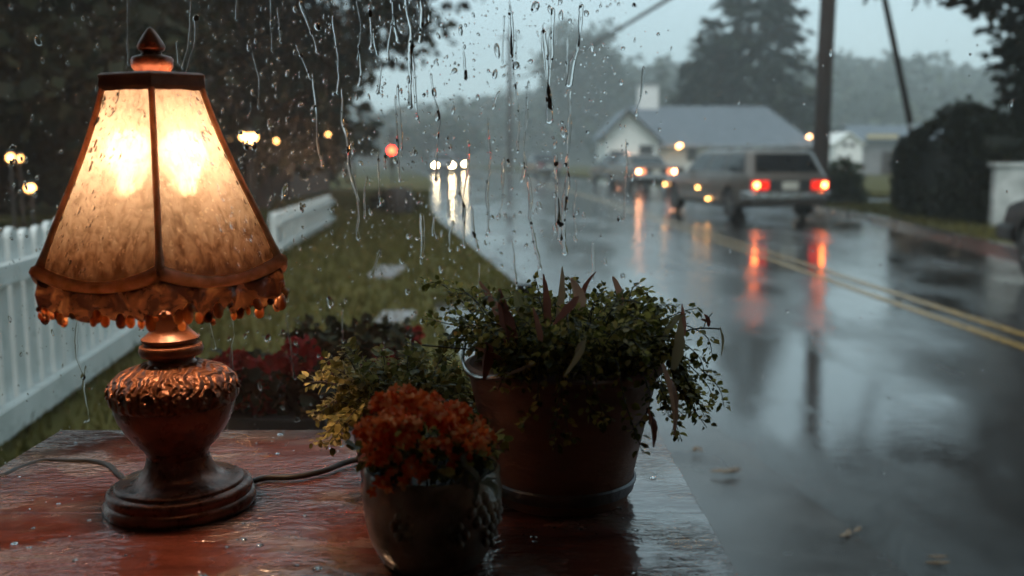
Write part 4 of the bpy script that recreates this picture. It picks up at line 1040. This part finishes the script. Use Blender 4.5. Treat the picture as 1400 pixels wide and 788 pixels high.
# water beads standing on the panels
rd = random.Random(23); V = MB()
for j in range(900):
    k = rd.choice((5, 0, 5, 0, 1, 4)); t = rd.uniform(.03, .97) ; s = rd.uniform(.03, .97); p0 = rib_pt(k, t).lerp(rib_pt(k + 1, t), s); bow = 4 * s * (1 - s)
    q = Vector((p0.x, p0.y, 0)).normalized(); nrm = (q * 2 + Vector((0, 0, 1))).normalized(); p0 += q * (.0032 * bow); p0.z += -.017 * bow * max(0, (t - .8) / .2) ** 2
    sz = min(rd.lognormvariate(-6.8, .5), .003); el = rd.choice((1, 1, 1.5, 2.6)); down = Vector((q.x * .5, q.y * .5, -1)).normalized(); sd_ = down.cross(nrm).normalized()
    vs = []; na = 8
    for i, (rr_, hh) in enumerate(((1, .0), (.85, .35), (.5, .55))):
        for a in range(na): an = 2 * PI * a / na; vs.append(p0 + sd_ * (rr_ * sz * math.cos(an)) + down * (rr_ * sz * el * math.sin(an)) + nrm * (sz * hh + .0004))
    vs.append(p0 + nrm * (sz * .62)); fs = [tuple(range(na))[::-1]]
    for i in range(2):
        for a in range(na): a2 = (a + 1) % na; fs.append((i * na + a, i * na + a2, (i + 1) * na + a2, (i + 1) * na + a))
    for a in range(na): fs.append((2 * na + a, 2 * na + (a + 1) % na, 3 * na))
    V.add(vs, fs)
o = V.build('water_beads', M['water'], shade, smooth=80); o['kind'] = 'stuff'
# cord
def tpt(u, v, z=TZ + .004):
    q = at(u, v, 1.0); Y = (EYE - z) / (EYE - q.z); return at(u, v, Y)
def spline(ps, n=8):
    out = []
    for i in range(len(ps) - 1):
        p0, p1, p2, p3 = ps[max(i - 1, 0)], ps[i], ps[i + 1], ps[min(i + 2, len(ps) - 1)]
        for k in range(n):
            t = k / n; out.append(.5 * ((2 * p1) + (p2 - p0) * t + (2 * p0 - 5 * p1 + 4 * p2 - p3) * t * t + (3 * p1 - p0 - 3 * p2 + p3) * t ** 3))
    return out + [ps[-1]]
inv = lambda pts: [Vector((q.x - LX, q.y - LY, q.z - TZ + .001)) for q in pts]
for path in ([(345, 660), (365, 655), (400, 655), (440, 648), (470, 637), (492, 632), (540, 625), (620, 622)], [(172, 655), (160, 645), (148, 634), (125, 628), (95, 627), (60, 626), (30, 634), (5, 645)]):
    ps = [tpt(u, v) for u, v in path]; ps = [q for q in ps if q.x > -.70]
    if ps[-1].x < -.5: ps += [Vector((-.722, ps[-1].y - .02, TZ - .004)), Vector((-.735, ps[-1].y - .03, TZ - .08)), Vector((-.73, ps[-1].y - .03, TZ - .3))]
    MB().tube(spline(inv(ps)), .0042, 8).build('cord', M['black'], lamp, smooth=60)

# ------------------------------------------------------------------ potted plants
M['oldpot'] = mat('aged_terracotta', (.36, .18, .12), (.20, .11, .08), 9, .55, .5, 50, stretch=(1, 1, 2.5), dist=.004)
M['clay'] = mat('red_clay', (.22, .07, .04), (.13, .04, .026), 10, .5, .4, 60)
M['band'] = mat('galvanised_band', (.32, .33, .35), (.2, .2, .22), 12, .4, .3, metal=.7)
M['glaze'] = mat('grey_green_glaze', (.46, .42, .33), (.075, .06, .042), 17, .3, .5, 34, dist=.006, coat=.4)
M['smallleaf'] = leafmat('small_green_leaves', [(0, (.07, .07, .014)), (.45, (.15, .145, .028)), (.7, (.38, .33, .08)), (1, (.62, .5, .17))], .4, .45, .22)
M['paleleaf'] = leafmat('yellow_green_leaves', [(0, (.09, .09, .022)), (.5, (.25, .22, .065)), (1, (.45, .37, .13))], .4, .3, .22)
M['dry'] = leafmat('dry_reddish_leaf', [(0, (.16, .05, .04)), (.35, (.36, .15, .10)), (.7, (.5, .30, .20)), (1, (.22, .24, .10))], .4, .45, .3, True)
M['stem'] = mat('plant_stem', (.05, .05, .02), (.07, .04, .025), 20, .5, .2)
M['petal'] = leafmat('orange_red_petals', [(0, (.7, .10, .02)), (.5, (.92, .22, .05)), (1, (.98, .52, .24))], .5, .6)
M['redpetal'] = leafmat('red_petals', [(0, (.16, .006, .007)), (1, (.34, .014, .014))], .9, .35)
M['silver'] = leafmat('silver_leaf', [(0, (.20, .22, .17)), (1, (.38, .40, .32))], .35, .25)

def bush_mesh(r, stems, leafsize, per, leafm, root, stem_r=.0013, cluster=.006):
    """stems: list of polylines (Vectors); leaves cluster along each stem"""
    sb = MB(); P, D, U, Z = [], [], [], []
    for ps in stems:
        sp = spline(ps, 5); sb.tube(sp, [stem_r * (1 - .6 * i / len(sp)) for i in range(len(sp))], 5)
        n = per
        for k in range(n):
            t = .15 + .85 * (k + r.random()) / n; i = min(int(t * (len(sp) - 1)), len(sp) - 2); q = sp[i].lerp(sp[i + 1], t * (len(sp) - 1) - i)
            dr = (sp[i + 1] - sp[i]).normalized(); out = Vector((r.normal(), r.normal(), r.normal())); out = (out - dr * out.dot(dr)).normalized()
            P.append(q + out * cluster * r.random()); D.append(out + dr * .6 + Vector((0, 0, -.15))); U.append(Vector((r.normal() * .5, r.normal() * .5, 1))); Z.append(leafsize * (.55 + .75 * r.random()))
    v, f = scatter(LEAF, LEAF_F, np.array(P), np.array(D), np.array(U), np.array(Z))
    np_mesh('foliage', v, f, leafm, root, True); sb.build('stem', M['stem'], root, smooth=True)
def long_leaf(root, base, tip, width, sag, twist, m=None, name='long_leaf', label=None):
    base = Vector(base); tip = Vector(tip); L = (tip - base).length; n = 12; d = (tip - base).normalized(); side0 = d.cross(Vector((0, 0, 1)) if abs(d.z) < .95 else Vector((1, 0, 0))).normalized()
    b = MB(); vs = []; pts = []; bend = .30 * math.sin(base.x * 900 + tip.z * 700)
    for i in range(n + 1):
        t = i / n; pts.append(base.lerp(tip, t) + (Vector((0, 0, 1)) * sag + side0 * bend) * (L * math.sin(PI * t)))
    for i in range(n + 1):
        t = i / n; tg = (pts[min(i + 1, n)] - pts[max(i - 1, 0)]).normalized(); sd = Quaternion(tg, twist * (.4 + t)) @ (side0 - tg * side0.dot(tg)).normalized(); up = sd.cross(tg)
        w = width * (math.sin(PI * min(1, t * .9 + .06)) ** .8) * (1 - .55 * t) + .0004
        w *= 1 + .08 * math.sin(i * 2.1)
        vs += [pts[i] - sd * w + up * w * .5, pts[i] - up * w * .15, pts[i] + sd * w + up * w * .5]
    fs = []
    for i in range(n):
        for j in range(2): fs.append((i * 3 + j, i * 3 + j + 1, i * 3 + j + 4, i * 3 + j + 3))
    o = b.add(vs, fs).build(name, m or M['dry'], root, smooth=True)
    if label: o['label'] = label
    return o

# -- big pot
bx, by = at(768, 690, 1.235).x, 1.235
big = thing('potted_plant', 'big old bucket shaped pot overflowing with trailing green and dry leaves', 'potted plant', (bx, by, TZ))
Rt, Rb, Hh = .120, .083, .165
pot = MB().lathe([(.001, 0), (Rb, 0), (Rb + .002, .004), (Rb + (Rt - Rb) * .5, Hh * .5), (Rt, Hh), (Rt + .002, Hh + .004), (Rt - .006, Hh + .004), (Rt - .010, Hh - .01), (Rt - .012, Hh - .03), (.001, Hh - .03)], 56).build('pot', M['oldpot'], big, smooth=45)
MB().lathe([(Rb + .0045, .012), (Rb + .008, .014), (Rb + .012, .028), (Rb + .009, .030), (Rb + .0075, .028)], 56).build('metal_band', M['band'], pot, smooth=45)
MB().lathe([(Rt + .001, Hh - .004), (Rt + .005, Hh), (Rt + .004, Hh + .007), (Rt - .002, Hh + .009), (Rt - .005, Hh + .006)], 56).build('rim', M['oldpot'], pot, smooth=60)
MB().tube([(Rt * math.cos(a) * 1.05 , Rt * math.sin(a) * 1.05, Hh + .030 - .026 * math.sin((a - 2.9) / 1.5 * PI)) for a in np.linspace(2.9, 4.4, 16)], .0022, 8).build('wire_handle', M['chrome'], pot, smooth=True)
MB().lathe([(.001, Hh - .012), (Rt - .014, Hh - .015)], 40).build('soil', M['soil'], big)
r = np.random.default_rng(101); stems = []
for k in range(210):
    a = r.random() * 2 * PI; rr_ = .09 * math.sqrt(r.random()); b0 = Vector((rr_ * math.cos(a), rr_ * math.sin(a), Hh - .015)); L = r.uniform(.055, .125)
    sp = r.uniform(.15, .72); e = b0 + Vector((math.cos(a) * L * sp, math.sin(a) * L * sp, L * r.uniform(.45, 1.0))); m_ = b0.lerp(e, .5) + Vector((0, 0, .02))
    stems.append([b0, m_, e, e + Vector((math.cos(a) * .025, math.sin(a) * .025, r.uniform(-.025, .012)))])
for k in range(24):     # trailers over the rim, most to the right and front
    a = r.choice([r.uniform(-1.9, -.9), r.uniform(-.8, .5), r.uniform(-.6, .3)]); b0 = Vector((.09 * math.cos(a), .09 * math.sin(a), Hh + .01)); o_ = Vector((math.cos(a), math.sin(a), 0))
    L = r.uniform(.01, .06); stems.append([b0, b0 + o_ * .035 + Vector((0, 0, .025)), b0 + o_ * (.05 + r.random() * .02) + Vector((0, 0, -.02)), b0 + o_ * (.055 + r.random() * .03) + Vector((r.normal() * .01, 0, -.02 - L))])
for k in range(6):     # far right sprays
    b0 = Vector((.07, r.uniform(-.06, .04), Hh)); e = Vector((.135 + r.random() * .045, r.uniform(-.08, .04), Hh + r.uniform(-.06, .08))); stems.append([b0, b0.lerp(e, .5) + Vector((0, 0, .035)), e, e + Vector((.012, 0, -.03))])
bush_mesh(r, stems, .0088, 44, M['smallleaf'], big, .0011, .008)
def bl(u, v, dy=-.02): q = at(u, v, by + dy); return q - Vector((bx, by, TZ))
for (u0, v0, u1, v1, w, sag, tw, dy) in [(690, 470, 655, 385, .008, .05, .5, 0), (700, 480, 683, 395, .010, .0, 1.2, -.03), (745, 450, 742, 375, .010, .02, .4, .02), (760, 440, 768, 365, .010, .05, .2, .04), (790, 410, 757, 445, .010, .1, .8, -.07),
                                        (792, 425, 780, 380, .008, .0, .3, -.03), (800, 465, 772, 515, .011, .12, .5, -.09), (905, 465, 938, 430, .009, .1, .2, -.02), (918, 505, 930, 435, .013, .02, .3, -.04), (905, 500, 922, 596, .011, .06, .4, -.07),
                                        (935, 460, 932, 415, .006, .0, .2, -.02), (690, 500, 640, 475, .007, .1, .3, -.03), (720, 450, 704, 398, .009, .1, .8, .0), (830, 440, 852, 395, .008, .1, .2, .02), (660, 520, 668, 470, .009, .1, 1., -.06), (740, 480, 728, 420, .008, 0, .4, -.05), (800, 420, 815, 372, .007, .05, .3, .05), (885, 560, 893, 612, .008, .05, .6, -.05), (850, 430, 838, 378, .007, .05, .7, .03)]:
    long_leaf(big, bl(u0, v0, dy - (.075 if v1 > v0 else .04)), bl(u1, v1, dy - (.085 if v1 > v0 else .05)), w * 1.3, sag, tw)
tw = MB(); tw.tube(spline([bl(915, 462), bl(940, 452), bl(962, 449), bl(984, 450)], 4), [.0011] * 13, 6); tw.tube(spline([bl(962, 449), bl(966, 438), bl(974, 428)], 4), .0007, 5)
tw.tube(spline([bl(690, 476), bl(650, 478), bl(600, 474), bl(577, 472)], 4), .0011, 6); tw.build('twig', M['stem'], big, smooth=True)
for a in ((968, 447, 963, 430, .006, .1), (984, 448, 986, 486, .0045, .1), (965, 440, 958, 437, .004, 0)): long_leaf(big, bl(*a[:2]), bl(*a[2:4]), a[4], a[5], .5)

# -- small pot behind, at left
sx, sy = at(545, 640, 1.30).x, 1.30
sm = thing('potted_plant', 'small clay pot with a mound of yellow green leaves behind the orange flowers', 'potted plant', (sx, sy, TZ))
pot = MB().lathe([(.001, 0), (.048, 0), (.050, .003), (.063, .085), (.068, .086), (.070, .104), (.064, .106), (.060, .095), (.001, .09)], 40).build('pot', M['clay'], sm, smooth=45)
MB().lathe([(.001, .098), (.061, .096)], 30).build('soil', M['soil'], sm)
r = np.random.default_rng(111); stems = []
for k in range(84):
    a = r.random() * 2 * PI; b0 = Vector((.04 * math.cos(a), .04 * math.sin(a), .095)); L = r.uniform(.05, .098); el = r.uniform(-.35, 1.4); o_ = Vector((math.cos(a) * math.cos(el), math.sin(a) * math.cos(el), math.sin(el)))
    e = b0 + o_ * L; stems.append([b0, b0.lerp(e, .55) + Vector((0, 0, .015)), e])
bush_mesh(r, stems, .0105, 34, M['paleleaf'], sm, .0011, .008)

# -- front pot with orange flowers
fxp, fyp = at(592, 770, 1.03).x, 1.03
fp = thing('flower_pot', 'grey green glazed pot of orange flowers nearest the camera', 'potted plant', (fxp, fyp, TZ))
def embo(a, z): return 1 + .012 * math.sin(7 * a + 1) * math.sin(z / .1 * PI)
pot = MB().lathe([(.001, 0), (.052, 0), (.058, .006), (.068, .03), (.0735, .055), (.0745, .078), (.072, .094), (.073, .1), (.070, .104), (.066, .1), (.064, .088), (.001, .085)], 64, wob=embo).build('pot', M['glaze'], fp, smooth=50)
for (a0, z0, n, s) in ((-.75, .072, 6, .013), (-.35, .06, 6, .010), (-1.15, .05, 5, .010), (-.55, .04, 5, .009), (-1.9, .06, 6, .011)):
    rl = MB()
    for k in range(n):
        th = k * 2 * PI / n; aa = a0 + math.cos(th) * s / .074; zz = z0 + math.sin(th) * s; R0 = .0735
        rl.ball((R0 * math.cos(aa), R0 * math.sin(aa), zz), s * .55, 8, 6, (.8, .8, 1))
    rl.ball((.075 * math.cos(a0), .075 * math.sin(a0), z0), s * .4, 8, 6)
    rl.build('flower_relief', M['glaze'], pot, smooth=True)
MB().lathe([(.001, .094), (.066, .092)], 30).build('soil', M['soil'], fp)
r = np.random.default_rng(121); stems = []
for k in range(46):
    a = r.random() * 2 * PI; b0 = Vector((.035 * math.cos(a), .035 * math.sin(a), .09)); L = r.uniform(.035, .062); el = r.uniform(.45, 1.4); o_ = Vector((math.cos(a) * math.cos(el), math.sin(a) * math.cos(el), math.sin(el)))
    e = b0 + o_ * L; stems.append([b0, b0.lerp(e, .55) + Vector((0, 0, .01)), e])
bush_mesh(r, stems, .012, 16, M['smallleaf'], fp, .0012, .006)
PET = np.array([(0, 0, 0), (-.34, .45, .10), (-.22, .9, .02), (0, 1.02, -.06), (.22, .9, .02), (.34, .45, .10), (0, .5, -.02)])
P, D, U, Z = [], [], [], []
heads = [(535, 585, .026, -.045), (590, 575, .026, -.04), (640, 600, .022, -.045), (600, 615, .018, -.06), (530, 560, .026, -.01), (555, 548, .026, .0), (580, 556, .026, .01), (510, 590, .022, -.02), (540, 582, .022, -.05), (625, 570, .024, .01), (645, 590, .024, .0), (620, 600, .020, -.03), (660, 605, .016, .0), (605, 580, .02, -.03), (525, 625, .018, -.055), (570, 640, .018, -.06), (545, 655, .016, -.062), (522, 668, .014, -.06), (630, 630, .014, -.04), (520, 605, .016, -.045), (650, 615, .014, -.02), (560, 600, .013, -.055)]
for (u, v, rad, dy) in heads:
    rad *= .84; c = np.array(at(u, v, fyp + dy) - Vector((fxp, fyp, TZ))); nf = int(30 * (rad / .02) ** 2)
    for q in range(nf):
        d_ = r.normal(0, 1, 3); d_ /= np.linalg.norm(d_); d_[2] = abs(d_[2]) * .9 - .25; pos = c + d_ * rad * (.55 + .5 * r.random()); ax = d_ + np.array([0, -.5, .3]); ax /= np.linalg.norm(ax)
        t1 = np.cross(ax, [0, 0, 1.0]); t1 /= np.linalg.norm(t1); t2 = np.cross(ax, t1); ph = r.random() * 6
        for k in range(5):
            an = ph + k * 2 * PI / 5; P.append(pos); D.append(t1 * math.cos(an) + t2 * math.sin(an) + ax * .45); U.append(ax); Z.append(.0078 * (.75 + .5 * r.random()))
v, f = scatter(PET, LEAF_F, np.array(P), np.array(D), np.array(U), np.array(Z), .95); np_mesh('blossoms', v, f, M['petal'], fp, True)
def fl(u, v, dy): return at(u, v, fyp + dy) - Vector((fxp, fyp, TZ))
for (u0, v0, u1, v1, w, sag, tw) in [(655, 660, 630, 635, .006, .1, .4), (655, 660, 668, 642, .005, .1, .6), (655, 662, 622, 660, .005, .05, 1.), (657, 662, 678, 682, .006, .1, .3), (652, 660, 650, 690, .005, .05, .8), (650, 655, 640, 620, .005, .1, .2), (660, 660, 680, 655, .004, .1, .4), (640, 645, 645, 668, .004, .0, .5)]:
    long_leaf(fp, fl(u0, v0, -.055), fl(u1, v1, -.068), w, sag, tw, M['silver'], 'silver_leaf')

# -- red flowers outside, close to the window
M['planter'] = mat('dark_planter', (.035, .026, .022), (.022, .017, .015), 6, .5, .3)
M['stoneurn'] = mat('grey_stone_urn', (.2, .19, .18), (.12, .115, .11), 8, .6, .4)
def red_planter(label, x, y, w, d, h, heads, m, name, seed, urn=False):
    root = thing(name, label, 'planter', (x, y, .03)); r = np.random.default_rng(seed)
    if urn: MB().lathe([(.001, 0), (.10, 0), (.10, .04), (.05, .10), (.05, h * .45), (w * .4, h * .62), (w * .5, h * .85), (w * .56, h), (w * .5, h), (w * .46, h - .04), (.001, h - .05)], 32).build('urn', m, root, smooth=50)
    else:
        MB().box((0, 0, h / 2), (w, d, h), taper=1.08).build('box', m, root, bevel=.008); MB().box((0, 0, h + .012), (w * 1.16, d * 1.16, .03)).build('rim', m, root, bevel=.006)
    MB().box((0, 0, h + .02), (w * .7, d * .7, .03)).build('soil', M['soil'], root)
    P, D, U, Z = [], [], [], []
    for (px, pz, rad) in heads:
        rad *= .8; n = int(rad * 2600); dd = r.normal(0, 1, (n, 3)); dd /= np.linalg.norm(dd, axis=1, keepdims=True)
        P.append(np.array((px, r.uniform(-d, d) * .4, h + pz)) + dd * rad * (.6 + .4 * r.random((n, 1)))); D.append(dd + r.normal(0, .7, (n, 3))); U.append(dd + r.normal(0, .3, (n, 3))); Z.append(.02 * (.7 + .6 * r.random(n)))
    v, f = scatter(LEAF, LEAF_F, np.concatenate(P), np.concatenate(D), np.concatenate(U), np.concatenate(Z), 1.2); np_mesh('blossoms', v, f, M['redpetal'], root)
    n = 700; pos = np.stack([r.uniform(-w * .55, w * .55, n), r.uniform(-d * .5, d * .5, n), h + .02 + r.random(n) * .10], 1)
    v, f = scatter(LEAF, LEAF_F, pos, r.normal(0, 1, (n, 3)), r.normal(0, .5, (n, 3)) + (0, 0, 1), .035 * (.6 + .7 * r.random(n)), 1.1); np_mesh('foliage', v, f, M['leaf_dark'], root)
    st = MB()
    for (px, pz, rad) in heads: st.tube([(px * .6, 0, h), (px, 0, h + pz)], .004, 5)
    st.build('stem', M['stem'], root)
red_planter('dark square planter of red flowers outside the window', -.56, 2.25, .27, .26, .63, [(-.10, .09, .04), (-.05, .13, .045), (.03, .11, .05), (.09, .16, .045), (.11, .09, .04), (-.08, .03, .04), (.0, .03, .045), (.07, .02, .045), (.12, .0, .035), (-.12, .05, .04)], M['planter'], 'planter_box', 131)
red_planter('grey stone urn with a few red blooms beside the dark planter', -.44, 2.75, .30, .24, .62, [(.10, .06, .035), (.15, .09, .03), (.05, .02, .03)], M['stoneurn'], 'stone_urn', 132, True)

# ------------------------------------------------------------------ haze
t = NT('haze_air'); pv = t.n('ShaderNodeVolumePrincipled', Color=(.90, .96, .97), Density=.0020, Anisotropy=.25); t.t.links.new(pv.outputs[0], t.out.inputs['Volume'])
hz = MB().box((55, 195, 21.9), (520, 402, 46)).build('haze', t.m); tag(hz, 'thin grey mist over the whole street', 'haze', kind='stuff')
